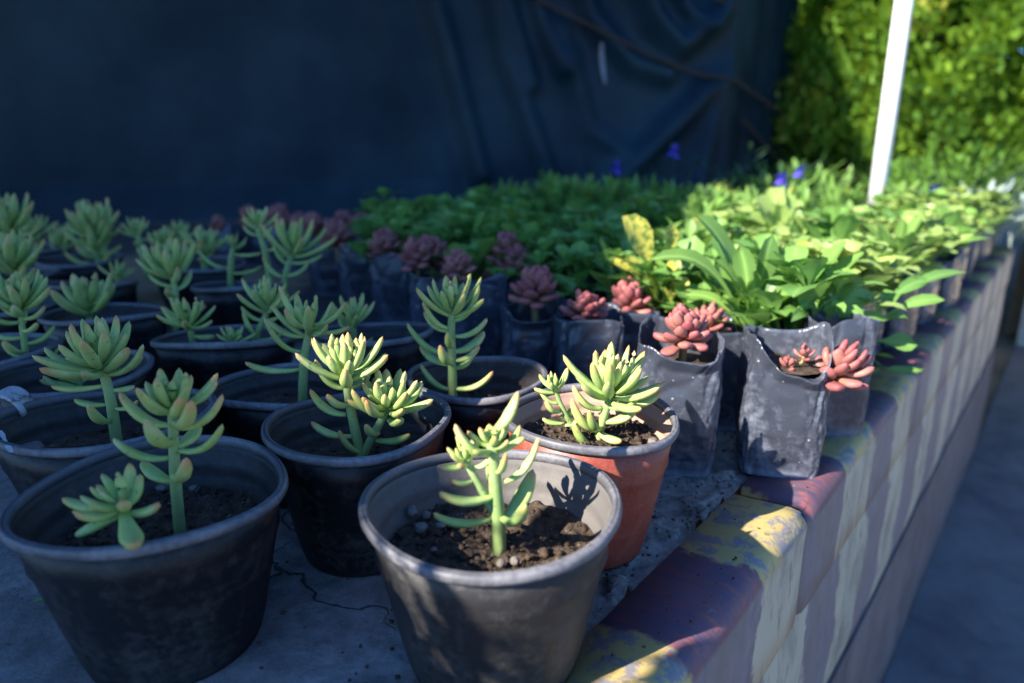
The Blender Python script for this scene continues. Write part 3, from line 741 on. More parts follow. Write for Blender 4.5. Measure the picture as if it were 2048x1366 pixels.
sedum('bushy crowned sedum on a thick stem in the squashed oval pot', 0.590, [
  dict(path=[(230, 868), (222, 800), (208, 745), (196, 716)], rc=92, n=20, sr=21, lw=0.32, open=1.0, len=0.95,
       leaves=[(88, 694, 190, 735, -0.01, 24), (102, 772, 212, 770, -0.01, 22), (286, 688, 214, 748, 0, 24), (148, 798, 216, 808, 0, 20), (176, 808, 222, 838, -0.03, 26), (270, 772, 220, 780, 0.01, 20), (284, 708, 215, 745, 0.01, 26), (164, 742, 205, 740, -0.04, 24), (275, 800, 226, 815, -0.01, 16)])], 27)
sedum('dim red edged sedum leaning low in the pot behind the squashed oval pot', 0.722, [
  dict(path=[(165, 790), (158, 770), (150, 752)], rc=58, n=9, sr=14, lw=0.3, open=1.1, leaves=[(92, 715, 150, 755, -0.01, 20), (86, 752, 155, 775, -0.01, 20)])], 28)
sedum('open sedum with few long spreading leaves in the low pot behind the forked sedum', 0.700, [
  dict(path=[(598, 768), (608, 715), (615, 680), (619, 652)], rc=68, n=9, sr=17, lw=0.30, open=0.75, len=1.1,
       leaves=[(534, 636, 612, 672, 0, 21), (490, 724, 600, 738, -0.01, 22), (690, 604, 624, 648, 0, 19), (700, 652, 622, 664, 0, 18), (558, 570, 614, 640, 0.0, 20), (528, 634, 606, 702, -0.02, 19), (705, 688, 610, 686, 0.01, 15), (655, 648, 620, 668, -0.02, 15), (570, 616, 615, 652, -0.02, 22)])], 29)
sedum('small sedum rosette facing sideways at the left of the tilted pot', 0.862, [
  dict(path=[(388, 690), (382, 665), (375, 640)], rc=52, n=15, sr=13, lw=0.30, open=1.0, leaves=[(325, 612, 372, 635, 0, 15), (430, 672, 386, 672, 0, 19), (372, 716, 390, 690, -0.02, 14), (424, 640, 380, 655, 0, 15)])], 30)
sedum('taller sedum at the right of the tilted pot with a spiky crown', 0.872, [
  dict(path=[(495, 706), (512, 670), (530, 635), (538, 608)], rc=54, n=17, sr=13, lw=0.28, open=0.95, leaves=[(482, 612, 528, 640, 0, 15), (486, 622, 515, 668, -0.01, 17), (562, 668, 512, 680, 0, 19), (558, 632, 525, 640, 0, 14)])], 31)
sedum('tiny round headed sedum between the two other rosettes of the tilted pot', 0.845, [
  dict(path=[(472, 718), (468, 695), (464, 678)], rc=32, n=13, sr=9, lw=0.34, open=1.15, leaves=[(436, 706, 470, 705, 0, 13), (540, 726, 480, 706, 0, 15)])], 32)
def small(label, potk, path, rc, n, wn, seed, dy=0.0, **kw):
    d = dict(path=path, rc=rc, n=n, wn=wn, sr=kw.pop('sr', 12), lw=kw.pop('lw', 0.3), open=kw.pop('open', 0.9)); d.update(kw)
    return sedum(label, POTS[potk]['y'] + dy, [d], seed)
small('sedum opening like a fan, standing behind the bushy crowned one at the left', 'Q', [(178, 655), (178, 625), (180, 606)], 72, 12, 3, 33, open=0.75, lw=0.34)
small('tall leafy sedum rising left of the tilted pot', 'Q', [(345, 650), (352, 590), (346, 555), (338, 535)], 62, 18, 9, 34, dy=0.02, lw=0.28, open=0.7, len=1.05)
small('very small sedum alone in the far pot with empty looking soil', 'K', [(236, 568), (236, 556), (238, 548)], 30, 9, 3, 35)
small('tall dense sedum column, the tallest one near the tarpaulin at the left', 'M', [(195, 530), (194, 490), (190, 450)], 54, 20, 22, 36, open=0.7, wr=1.0, lo=0.05)
small('pale sedum thin and small at the back, right of the tall dense column', 'N', [(292, 520), (280, 490), (274, 462)], 32, 12, 5, 37, dy=0.06)
small('low blurred sedum before the tan earth at the back', 'N', [(325, 528), (325, 505), (324, 484)], 34, 13, 4, 38, dy=0.0)
small('full crowned sedum in front of the tan earth, right of the low blurred one', 'N', [(408, 540), (408, 515), (408, 492)], 46, 16, 6, 39, dy=-0.01)
small('small dim sedum at the back left of the tall dense column', 'S', [(128, 522), (128, 500), (128, 482)], 36, 14, 5, 40)
small('thin sedum with two long trailing leaves and a crown on a bent stem', 'L', [(455, 560), (462, 520), (468, 490)], 26, 8, 0, 41, dy=0.06, leaves=[(395, 498, 455, 535, 0, 11), (524, 532, 458, 545, 0, 12), (524, 505, 464, 508, 0, 11)])
small('sedum on a tall bent stem, small crown against the red rosettes', 'L', [(545, 570), (530, 500), (520, 470), (515, 447)], 36, 14, 2, 42, dy=0.02, leaves=[(486, 450, 516, 470, 0, 11), (545, 450, 520, 472, 0, 11)])
small('leaning sedum with a full crown before the dark bags', 'L', [(562, 590), (570, 550), (582, 515), (590, 492)], 62, 18, 2, 43, lw=0.26, open=0.8, len=1.05, leaves=[(645, 508, 578, 525, 0, 14), (545, 482, 578, 528, 0, 14), (525, 512, 566, 552, 0, 13)])
small('upright sedum between the dense column and the tan earth, nearest the tarpaulin', 'T', [(362, 512), (362, 490), (360, 470)], 34, 14, 5, 48)
small('sedum half hidden behind the uppermost stacked one at the left edge', 'S', [(60, 522), (64, 485), (66, 462)], 38, 16, 8, 49)
small('uppermost of the three stacked looking sedums at the left edge', 'P', [(22, 540), (22, 480), (20, 440)], 62, 20, 14, 44, open=0.75, dy=-0.02)
small('middle one of the three stacked looking sedums at the left edge', 'O', [(26, 605), (28, 560), (30, 520)], 64, 20, 10, 45, open=0.8)
small('lowest of the three stacked looking sedums at the left edge', 'R', [(48, 712), (44, 650), (40, 600)], 66, 20, 13, 46, open=0.8, wr=0.9)
small('small upright sedum half hidden behind the forked one', 'I', [(708, 672), (706, 650), (704, 636)], 48, 15, 4, 47)

# ------------------------------------------------------------------ black nursery bags
def bag(a, b, label, seed, w=0.082, dp=0.078, h=0.128, rotz=0.0, lip=None, soil=True, group='black nursery bags', low=0.02, res=1.0, crumple=1.0):
    root = empty('nursery_bag', bed(a, b, 0.001), label, 'grow bag', group, rz=rotz)
    rs = random.Random(seed); o = rs.uniform(0, 50)
    S = int(96 * res); Z = int(36 * res); V = []; F = []; C = []
    def ringpt(th, f, top):
        # square-ish below, more open and wrinkled at the mouth
        e = 0.36 + 0.18 * f
        c, s = math.cos(th), math.sin(th)
        x = math.copysign(abs(c) ** e, c) * w / 2; y = math.copysign(abs(s) ** e, s) * dp / 2
        bl = 1 + 0.05 * math.sin(math.pi * min(1, f * 1.05)) - 0.06 * (1 - f) ** 6
        rdg = lambda q1, q2, q3: (1 - abs(nz(q1, q2, q3, 1.0)) * 2.6)
        cr = max(0.0, rdg(th * 0.9 + o, f * 0.9 + 0.6 * math.sin(th), o)) ** 3 * 0.0014 + max(0.0, rdg(th * 2.3 + o, f * 2.2 - th, o + 3)) ** 4 * 0.0009
        cr -= 0.004 * max(0.0, rdg(th * 1.4 - f * 1.7, f * 0.7, o + 7)) ** 6 * f
        wr = crumple * (cr + 0.0022 * nz(c * 1.5 + o, s * 1.5, f * 2.2, 2.2) * (0.5 + f) + 0.0012 * nz(c * 4, s * 4 + o, f * 6, 2) + 0.0025 * f * f * math.sin(3 * th + o))
        k = bl + wr / (w / 2)
        return x * k, y * k
    def rim_h(th):
        hh = h + 0.006 * math.sin(2 * th + o) + 0.004 * math.sin(3 * th + o * 2)
        if lip: hh -= lip[1] * max(0, math.cos(th - lip[0])) ** 3
        return hh
    for i in range(Z + 1):
        f = i / Z
        for k in range(S):
            th = 2 * math.pi * k / S; x, y = ringpt(th, f, True); z = rim_h(th) * f
            if f > 0.9 and lip:           # the mouth flares outwards at the lip
                q = (f - 0.9) / 0.1 * max(0, math.cos(th - lip[0])) ** 2
                x += math.cos(lip[0]) * 0.010 * q; y += math.sin(lip[0]) * 0.010 * q
            V.append((x, y, z)); C.append((0.15 + 0.15 * f + (1.6 * max(0, 1 - f / 0.11) * (0.4 + 1.2 * abs(nz(th * 2, o, 0, 1)))), rs.random(), f, 1))
    sz = h - 0.034
    nin = 8
    for i in range(nin + 1):
        f = i / nin
        for k in range(S):
            th = 2 * math.pi * k / S; rh = rim_h(th); z = rh + (sz - 0.006 - rh) * f
            x, y = ringpt(th, max(0.0, z / rh), True); q = 0.975 - 0.02 * f
            x *= q; y *= q
            if lip and f < 0.3:
                e = (1 - f / 0.3) * max(0, math.cos(th - lip[0])) ** 2
                x += math.cos(lip[0]) * 0.0095 * e; y += math.sin(lip[0]) * 0.0095 * e
            V.append((x, y, z)); C.append((0.4, rs.random(), 1, 1))
    T = Z + 1 + nin + 1
    for i in range(T - 1):
        for k in range(S):
            k2 = (k + 1) % S
            F.append((i * S + k, i * S + k2, (i + 1) * S + k2, (i + 1) * S + k))
    F.append(tuple(range(S))[::-1])
    mb = MB(); mb.add(V, F, C); mb.build('bag_film', M_BAG, root)
    if soil:
        sm = MB(); V = []; F = []; nr = 8
        for i in range(nr + 1):
            for k in range(S):
                th = 2 * math.pi * k / S; x, y = ringpt(th, sz / h, True); q = 0.965 * max(0.01, i / nr)
                V.append((x * q, y * q, sz + 0.005 * nz(x * q + o, y * q, 0, 40)))
        for i in range(nr):
            for k in range(S):
                k2 = (k + 1) % S
                F.append((i * S + k, i * S + k2, (i + 1) * S + k2, (i + 1) * S + k))
        sm.add(V, F)
        sm.build('soil', M_SOIL, root)
    return root
def ab_at(u, v, z, push=0.0):
    p = at_z(u, v, z); q = Vector((p.x, p.y, 0)).normalized() * push
    return to_ab(p + q)
NEAR = [  # px of the front of the base or of the front rim, label
 ((1545, 958, 0.0), 'black bag nearest the coping, its front lip folded down under the pink rosette', 1),
 ((1340, 955, 0.0), 'shiny dust speckled black bag right behind the terracotta pot', 2),
 ((1180, 668, 0.125), 'black bag under the plum coloured rosette, edge lit at its left', 3),
 ((1062, 640, 0.122), 'black bag with a folded front lip below the orange footed rosette', 4),
 ((960, 592, 0.125), 'shaded black bag behind the tall sedum with arching leaves', 5),
 ((870, 560, 0.125), 'shaded black bag under the rosette left of the arching sedum', 6),
 ((790, 528, 0.125), 'shaded black bag under the paired maroon rosettes', 7),
 ((722, 508, 0.125), 'shaded black bag behind the small half hidden sedum', 8),
 ((660, 492, 0.125), 'shaded black bag beside the leaning sedum', 9)]
BAGPOS = []
for (u, v, z), lab, sd in NEAR:
    a, b = ab_at(u, v, z, 0.040)
    BAGPOS.append((a, b))
    kw = {}
    if sd == 1: kw = dict(lip=(R(-80), 0.036), h=0.158, rotz=R(-13), w=0.088, dp=0.076, res=1.4, crumple=0.95)
    elif sd == 2: kw = dict(lip=(R(-80), 0.026), h=0.158, rotz=R(-9), w=0.088, dp=0.084, res=1.4, crumple=0.75)
    elif sd == 4: kw = dict(lip=(R(-90), 0.02), h=0.136, rotz=BANG - R(50))
    else: kw = dict(h=0.138, rotz=BANG - R(50 + 3 * math.sin(sd)), w=0.088)
    bag(a, b, lab, sd, **kw)

# ------------------------------------------------------------------ red succulents
def red(label, u, v, y, r_px, seed, n=20, tilt=(0, -0.25, 1), stem_to=None, clusters=None, group='red rosette succulents'):
    rs = random.Random(seed)
    c = at_y(u, v + 0.22 * r_px, y); k = depth(c) / FPX; r = r_px * k * 1.16
    base = Vector((c.x, c.y + 0.004, 0.094)) if stem_to is None else Vector(stem_to)
    root = empty('red_succulent', base, label, 'succulent', group)
    sm = MB(); fm = MB()
    for (du, dv, rr, tl, nn) in ([(0, 0, 1.0, tilt, n)] + (clusters or [])):
        cc = at_y(u + du, v + 0.22 * r_px + dv, y + 0.01 * (rr < 1)) - base; q = r * rr
        ax = Vector(tl).normalized(); x = ax.cross(Vector((0.3, 1, 0.2))).normalized(); yv = ax.cross(x)
        low = cc - ax * q * 0.75
        start = Vector((du * k * 0.4, 0.0, -0.002))
        tube(sm, [start, start.lerp(low, 0.5) + Vector((0, 0, 0.002)), low, cc - ax * q * 0.1], [q * 0.13, q * 0.12, q * 0.11, q * 0.08], 8, (0, rs.random(), 0.5, 1))
        nn = int(nn * 1.25)
        for i in range(nn):
            f = (i + 0.5) / nn; th = i * GA + rs.uniform(-0.2, 0.2)
            el = R(84) - R(74) * f ** 1.1 + rs.uniform(-0.08, 0.08)
            L = q * (0.50 + 0.34 * f ** 0.5) * rs.uniform(0.85, 1.12)
            o = x * math.cos(th) + yv * math.sin(th)
            p0 = cc + ax * (q * (0.10 - 0.72 * f)) + o * q * 0.06
            p1 = p0 + o * (L * math.cos(el)) + ax * (L * math.sin(el))
            pc = p0 + o * (L * 0.62 * math.cos(el * 0.75)) + ax * (L * 0.36 * math.sin(el))
            w = q * rs.uniform(0.43, 0.54) * (0.75 + 0.25 * f)
            fat_leaf(fm, p0, pc, p1, w, w * 0.52, min(1, rs.random() * 0.7 + 0.5 * f * rs.random()), 10, 8, point=1.0, waist=0.42)
    sm.build('stem', M_REDSTEM, root); fm.build('rosette', M_RED, root)
    return root
def ypos(i): return (BD * BAGPOS[i][0] + BN * BAGPOS[i][1]).y
red('pink rosette leaning out over the coping, with two tiny offsets in the same bag', 1692, 715, ypos(0) - 0.03, 66, 60, 17, (0.45, -0.35, 1), stem_to=tuple(bed(*BAGPOS[0], 0.104)), clusters=[(-115, 0, 0.42, (-0.2, -0.2, 1), 8), (-82, -25, 0.38, (0.1, -0.1, 1), 7)])
red('salmon pink rosette of fat pointed leaves on the shiny speckled bag', 1368, 640, ypos(1) - 0.01, 62, 61, 21, (-0.15, -0.45, 1))
red('dark plum rosette facing the camera on the bag edge lit at its left', 1172, 606, ypos(2), 56, 62, 20, (0, -0.8, 0.7))
red('rusty rosette with orange lower leaves above the folded bag lip', 1072, 556, ypos(3), 58, 63, 24, (0.05, -0.3, 1))
red('maroon rosette half hidden behind the tip of the arching sedum', 916, 518, ypos(4) + 0.02, 42, 64, 20)
red('right hand one of the paired maroon rosettes', 862, 490, ypos(5) + 0.02, 44, 65, 20)
red('left hand one of the paired maroon rosettes', 832, 494, ypos(5) - 0.02, 42, 66, 20)
red('dusty rose rosette left of the paired maroon ones', 770, 474, ypos(6), 40, 67, 20)
red('tan and rose rosette left of the dusty rose one', 672, 456, ypos(7) + 0.04, 38, 68, 20)
red('small maroon rosette right behind the leaning sedum', 628, 440, ypos(8) + 0.12, 34, 69, 18)
a_, b_ = ab_at(1648, 876, 0.0, 0.034)
bag(a_, b_, 'slim black bag standing close behind the bag nearest the coping', 33, h=0.150, rotz=BANG - R(45), w=0.07, dp=0.068, crumple=0.7)
# second row and stragglers, each in a bag of its own
SECOND = [
 ((1258, 583), 54, 'coral rosette in the second row, beside a fallen green leaf', 22, (-0.1, -0.3, 1), 0.095, 70),
 ((1425, 628), 46, 'dull brownish rosette with drooping grey leaves behind the salmon one', 18, (0.3, -0.1, 1), 0.10, 71),
 ((1030, 515), 56, 'tall maroon cluster in the second row behind the orange footed rosette', 26, (-0.1, -0.2, 1), 0.11, 72),
 ((812, 453), 36, 'purple rosette in the second row before the leafy seedlings', 18, (0, -0.2, 1), 0.13, 73),
 ((722, 443), 36, 'maroon rosette in the second row touching the leafy seedlings', 18, (0, -0.2, 1), 0.14, 74),
 ((690, 436), 32, 'pinkish maroon rosette left of the one touching the leafy seedlings', 18, (0, -0.2, 1), 0.22, 75),
 ((556, 425), 36, 'magenta rosette, the brightest of the far left ones', 20, (0, -0.2, 1), 0.16, 76),
 ((500, 426), 30, 'dark rosette behind the small sedum crown on a tall stem', 18, (0, -0.2, 1), 0.16, 77),
 ((437, 440), 22, 'small lone maroon rosette farthest to the left', 16, (0, -0.2, 1), 0.16, 78),
 ((600, 436), 28, 'faded rosette left of the small maroon one, behind the leaning sedum', 16, (0, -0.2, 1), 0.18, 79)]
for (u, v), rp, lab, n, tl, dz, sd in SECOND:
    p = at_z(u, v + rp * 0.7, 0.128); p.z = 0
    a, b = to_ab(p)
    bag(a, b, 'bag under the ' + lab.split(',')[0].split(' in the second')[0].split(' behind')[0].split(' touching')[0].split(' left of')[0], 200 + sd, h=0.130, rotz=BANG - R(50), w=0.08, dp=0.076)
    red(lab, u, v, p.y, rp, sd, n, tl, stem_to=(p.x, p.y, 0.090), clusters=[(-18, -36, 0.75, (0, 0, 1), 14), (-45, 25, 0.6, (-0.5, -0.3, 1), 10)] if sd == 72 else None)

# ------------------------------------------------------------------ leafy seedlings
def seedling_mesh(seed, n, hgt, spread, lw, m, petiole=0.4, fold=0.12, wav=0.03, up=0.5, round_=1.0):
    rs = random.Random(seed); mb = MB()
    for i in range(n):
        f = (i + 0.5) / n; th = i * GA + rs.uniform(-0.5, 0.5)
        el = R(80) - R(75) * f * (1.2 - up) + rs.uniform(-0.15, 0.15)
        L = (hgt * (1 - f) + spread * f) * rs.uniform(0.8, 1.25)
        o = Vector((math.cos(th), math.sin(th), 0)); p0 = o * 0.004 + Vector((0, 0, 0.012 * (1 - f) * 2))
        p1 = p0 + o * (L * math.cos(el)) + Vector((0, 0, L * math.sin(el)))
        pc = p0 + o * (L * 0.30 * math.cos(el)) + Vector((0, 0, L * 0.72 * math.sin(min(R(85), el + 0.35))))
        flat_leaf(mb, p0, pc, p1, lw * rs.uniform(0.75, 1.25), rs.random(), 8, petiole, fold, wav, round_)
    o = mb.build('seedling_plant', m); me = o.data; bpy.data.objects.remove(o)
    return me
def spoon_mesh(seed, m, nb, leafL, leafW, big=0):
    rs = random.Random(seed); mb = MB()
    for q in range(nb):
        th = q * GA + rs.uniform(-0.4, 0.4); f = math.sqrt((q + 0.3) / nb); rad = 0.056 * f
        tip = Vector((math.cos(th) * rad, math.sin(th) * rad, rs.uniform(0.035, 0.105) * (1.1 - 0.45 * f)))
        tube(mb, [(0, 0, -0.005), (tip.x * 0.4, tip.y * 0.4, tip.z * 0.6), tip], [0.0022, 0.0018, 0.0014], 5, (0.5, rs.random() * 0.9, 0.2, 1))
        n = rs.randint(6, 9); sz = rs.uniform(0.8, 1.25)
        for i in range(n):
            t2 = i * GA + rs.uniform(-0.3, 0.3); el = R(72) - R(66) * (i + 0.5) / n + rs.uniform(-0.2, 0.2)
            L = leafL * sz * (0.6 + 0.55 * i / n) * rs.uniform(0.85, 1.15); o = Vector((math.cos(t2), math.sin(t2), 0))
            p1 = tip + o * (L * math.cos(el)) + Vector((0, 0, L * math.sin(el) - 0.004 * i / n))
            pc = tip + o * (L * 0.45 * math.cos(el)) + Vector((0, 0, L * 0.62 * math.sin(min(R(88), el + 0.3))))
            flat_leaf(mb, tip, pc, p1, leafW * sz * rs.uniform(0.8, 1.15), rs.random(), 8, 0.22, 0.10, 0.03)
    for i in range(big):
        th = rs.uniform(0, 6.28); L = rs.uniform(0.09, 0.13); el = R(rs.uniform(25, 75)); o = Vector((math.cos(th), math.sin(th), 0))
        p1 = o * (L * math.cos(el)) + Vector((0, 0, L * math.sin(el)))
        flat_leaf(mb, Vector((0, 0, 0)), p1 * 0.4 + Vector((0, 0, L * 0.25)), p1, rs.uniform(0.032, 0.044), rs.random() * 0.95, 9, 0.55, 0.08, 0.03)
    o = mb.build('seedling_plant', m); me = o.data; bpy.data.objects.remove(o)
    return me
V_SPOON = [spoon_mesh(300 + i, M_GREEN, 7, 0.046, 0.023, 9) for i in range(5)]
V_SUNLIT = [spoon_mesh(310 + i, M_SUNLIT, 10, 0.038, 0.024, 3) for i in range(4)] + [seedling_mesh(316, 30, 0.10, 0.10, 0.022, M_STRAP, petiole=0.4)]
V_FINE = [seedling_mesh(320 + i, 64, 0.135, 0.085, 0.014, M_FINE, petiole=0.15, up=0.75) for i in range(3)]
BAGPROTO = None
def seed_plant(a, b, z, me, rz, s, label, cat, group, loc=None):
    o = bpy.data.objects.new('seedling_plant', me); COL.objects.link(o)
    o.location = loc or bed(a, b, z); o.rotation_euler = (RNG.uniform(-0.1, 0.1), RNG.uniform(-0.1, 0.1), rz); o.scale = (s, s, s)
    return tag(o, label, cat, group)
bag_src = bag(1.0, 0.30, 'black bag at the coping in the file of seedling bags along the wall', 400, h=0.118, group='seedling bags')
def bag_copy(a, b, rz, s=1.0):
    r = bag_src.copy(); COL.objects.link(r); r.location = bed(a, b, 0.001); r.rotation_euler.z = rz; r.scale = (s, s, s)
    for ch in list(bag_src.children):
        c = ch.copy(); COL.objects.link(c); c.parent = r
    r['label'] = 'black nursery bag in the packed rows under the leafy green seedlings'
    return r
first = True
na_ = 0
for i in range(20):
    for j in range(14):
        a = 0.93 + i * 0.104 + 0.010 * RNG.normal() + 0.02 * j * (j < 6) * 0.5
        b = 0.262 + j * 0.098 + 0.010 * RNG.normal()
        p = bed(a, b)
        if j > 9 and i < 2: continue
        if i == 0 and j > 6: continue
        if i > 11 and j > 3: continue
        if i > 13 and j > 2: continue
        # keep clear of the second row of rosettes
        u_ = 1024 + FPX * p.x / depth(Vector((p.x, p.y, 0.12)))
        if u_ < 730 + 20 * RNG.normal(): continue
        rz = RNG.uniform(0, 6.28)
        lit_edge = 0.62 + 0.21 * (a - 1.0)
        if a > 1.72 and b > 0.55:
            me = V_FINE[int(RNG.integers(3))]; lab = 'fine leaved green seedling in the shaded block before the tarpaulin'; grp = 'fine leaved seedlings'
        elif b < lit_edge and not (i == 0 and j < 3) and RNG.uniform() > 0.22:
            me = V_SUNLIT[int(RNG.integers(5))]; lab = 'green seedling with spoon shaped leaves coloured pale for sunlight near the coping'; grp = 'seedlings coloured pale for sunlight'
        elif b < lit_edge:  # keeps the darker leaf for shaded gaps among the sunlit seedlings
            me = V_SPOON[int(RNG.integers(5))]; lab = 'mid green broad leaved seedling among the ones coloured pale for sunlight'; grp = 'sunlit broad leaved seedlings'
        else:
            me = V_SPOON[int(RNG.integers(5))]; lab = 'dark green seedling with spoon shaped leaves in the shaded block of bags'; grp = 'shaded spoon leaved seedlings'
        if first: bag_src.location = bed(a, b, 0.001); first = False
        else: bag_copy(a, b, BANG + RNG.normal() * 0.2)
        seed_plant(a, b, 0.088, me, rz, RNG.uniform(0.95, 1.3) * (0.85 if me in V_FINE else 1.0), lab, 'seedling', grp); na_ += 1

def strap_plant(label, u, v, y, leaves, m, base_z=0.094, name='leafy_plant', cat='potted plant'):
    c = at_y(u, v, y); base = Vector((c.x, y, base_z)); rs = random.Random(int(u))
    root = empty(name, base, label, cat)
    mb = MB()
    for (tu, tv, dy, w, pet, lift) in leaves:
        p1 = at_y(tu, tv, y + dy) - base; k = depth(p1 + base) / FPX
        d = p1.copy(); pc = Vector((d.x * 0.35, d.y * 0.35, d.z * lift + 0.01))
        flat_leaf(mb, Vector((0, 0, -0.005)), pc, p1, w * k, rs.random() * 0.9, 10, pet, 0.14, 0.04, nrm=Vector((rs.gauss(0, 0.35), -0.75 + rs.gauss(0, 0.3), 0.65)))
    mb.build('foliage', m, root)
    return root
yS = bed(0.93, 0.30).y
strap_plant('bushy green plant with long upright strap leaves behind the pink rosette bag', 1505, 652, yS, [
  (1392, 432, 0.03, 52, 0.35, 0.8), (1300, 520, -0.02, 46, 0.4, 1.15), (1478, 490, 0.0, 46, 0.3, 0.7), (1545, 470, 0.02, 46, 0.3, 0.7), (1430, 520, 0.0, 34, 0.35, 0.8), (1440, 600, -0.05, 24, 0.3, 0.9), (1465, 560, -0.03, 26, 0.35, 0.9),
  (1505, 545, -0.04, 30, 0.35, 0.8), (1570, 560, 0.0, 34, 0.35, 0.9), (1595, 600, -0.02, 36, 0.3, 1.0), (1530, 520, 0.04, 34, 0.4, 0.8), (1420, 560, 0.03, 30, 0.4, 0.9), (1550, 600, -0.05, 24, 0.3, 0.9), (1480, 590, -0.06, 22, 0.3, 0.9), (1515, 580, -0.06, 22, 0.3, 0.8), (1370, 590, 0.02, 26, 0.4, 1.0)], M_STRAP)
yD = bed(0.98, 0.215).y
strap_plant('dark glossy seedling spreading low at the corner by the coping, one leaf lit', 1640, 640, yD, [
  (1560, 590, -0.02, 38, 0.35, 1.2), (1700, 560, 0.03, 44, 0.4, 0.8), (1640, 545, 0.03, 46, 0.4, 0.8), (1665, 600, -0.02, 34, 0.3, 1.1), (1740, 600, 0.02, 40, 0.4, 1.1), (1590, 560, 0.02, 40, 0.35, 0.9), (1600, 620, -0.05, 30, 0.3, 1.2), (1730, 640, -0.02, 30, 0.4, 1.5), (1690, 625, -0.04, 26, 0.3, 1.3), (1560, 630, -0.03, 28, 0.3, 1.2), (1620, 580, 0.0, 36, 0.4, 0.9), (1780, 640, 0.02, 26, 0.5, 1.4), (1655, 570, 0.05, 40, 0.4, 0.8), (1580, 645, -0.06, 24, 0.3, 1.4)], M_GREEN)
strap_plant('trailing seedling with round leaves hanging beside the coping', 1730, 640, bed(1.08, 0.20).y, [
  (1820, 640, 0.0, 44, 0.5, 1.2), (1835, 690, -0.01, 42, 0.5, 1.5), (1790, 715, -0.02, 42, 0.5, 1.6), (1760, 735, -0.01, 34, 0.5, 2.0), (1860, 560, 0.03, 28, 0.5, 0.9), (1935, 545, 0.05, 28, 0.45, 1.0), (1890, 600, 0.02, 26, 0.5, 1.0), (1800, 590, 0.0, 40, 0.4, 0.9), (1850, 735, 0.02, 36, 0.5, 1.6)], M_GREEN)
strap_plant('tall plant with stacked spoon leaves, coloured pale for sunlight, standing above the other seedlings', 1560, 500, bed(1.55, 0.45).y, [
  (1540, 375, 0.0, 44, 0.4, 0.8), (1575, 385, 0.0, 40, 0.4, 0.8), (1510, 395, -0.02, 40, 0.4, 0.8), (1600, 420, 0.0, 38, 0.4, 0.8), (1490, 430, 0.0, 32, 0.4, 0.9), (1555, 410, -0.04, 40, 0.4, 0.8), (1620, 450, -0.02, 36, 0.4, 0.9), (1530, 430, -0.05, 36, 0.4, 0.8), (1585, 440, -0.05, 34, 0.4, 0.8), (1470, 460, 0.0, 26, 0.4, 0.9), (1600, 400, 0.04, 36, 0.4, 0.7)], M_SUNLIT, 0.10)
strap_plant('plant with a yellow mottled leaf at the edge of the sunlight', 1325, 605, bed(0.98, 0.43).y, [
  (1245, 432, 0.0, 62, 0.42, 0.75), (1345, 450, 0.01, 38, 0.6, 0.75), (1215, 520, 0.0, 34, 0.5, 0.9), (1240, 525, -0.02, 36, 0.5, 0.9), (1360, 520, 0.0, 30, 0.4, 0.9), (1290, 560, -0.05, 34, 0.4, 1.0), (1380, 570, -0.03, 34, 0.4, 1.0), (1345, 590, -0.06, 30, 0.3, 1.0)], M_VARIEG)

# ------------------------------------------------------------------ violet flowering plants at the back
def flower_plant(label, u, v, y, flowers, leaves, seed):
    c = at_y(u, v, y); rs = random.Random(seed); base = Vector((c.x, y, 0.0))
    root = empty('flowering_plant', base, label, 'flower', 'violet flowering plants')
    sm = MB(); lm = MB()
    tops = [at_y(fu, fv, y) - base for fu, fv in flowers] + [at_y(fu, fv, y) - base for fu, fv in leaves]
    for t in tops:
        tube(sm, [Vector((0, 0, 0)), Vector((t.x * 0.3, 0, t.z * 0.55)), t], [0.004, 0.003, 0.002], 6)
        for q in range(9):
            f = rs.uniform(0.35, 0.97); p = Vector((t.x * 0.3, 0, t.z * 0.55)) * (2 * f * (1 - f)) + t * f * f
            th = rs.uniform(0, 6.28); L = rs.uniform(0.06, 0.13)
            d = Vector((math.cos(th), math.sin(th), rs.uniform(0.1, 0.9))) * L
            flat_leaf(lm, p, p + d * 0.5 + Vector((0, 0, 0.01)), p + d, 0.018, rs.random() * 0.9, 6, 0.1, 0.1, 0)
    sm.build('stem', M_FLOWERSTEM, root); lm.build('foliage', M_FLOWERSTEM, root)
    for fu, fv in flowers:
        fm = MB(); cc = at_y(fu, fv, y - 0.01) - base
        for k in range(5):
            th = k * 1.2566 + rs.uniform(-0.1, 0.1); d = Vector((math.cos(th), -0.35, math.sin(th))) * 0.032
            flat_leaf(fm, cc, cc + d * 0.6, cc + d, 0.030, rs.random() * 0.9, 5, 0.05, 0.1, 0.1)
        fm.build('flower', M_PETAL, root)
flower_plant('violet flowered plant against the middle of the tarpaulin, one flower standing high', 1345, 380, 3.0, [(1348, 303), (1232, 335)], [(1300, 330), (1395, 325)], 1)
flower_plant('violet flowered plant with a narrow leaf pointing up beside the tarpaulin corner', 1470, 400, 2.9, [(1440, 382)], [(1500, 300), (1462, 340), (1430, 330)], 2)
flower_plant('violet flowered plant with two close flowers right of the tarpaulin', 1585, 400, 2.8, [(1564, 360), (1602, 345)], [(1620, 370), (1540, 385)], 3)
flower_plant('violet flowered plant right of the white pole', 1850, 430, 2.5, [(1838, 385), (1866, 382)], [(1880, 400), (1815, 405)], 4)

# ------------------------------------------------------------------ white pole
pp = at_z(1752, 408, 0.17); pm = MB()
px, py = pp.x, pp.y
rp = 0.5 * 31 / FPX * depth(pp)
tube(pm, [(0, 0, 0), (0, 0, 0.6), (0, 0, 2.4)], [rp, rp, rp], 28)
tag(pm.build('pole', M_WHITE, loc=(px, py, 0.0)), 'white round pole standing in the bed before the hedge', 'pole')

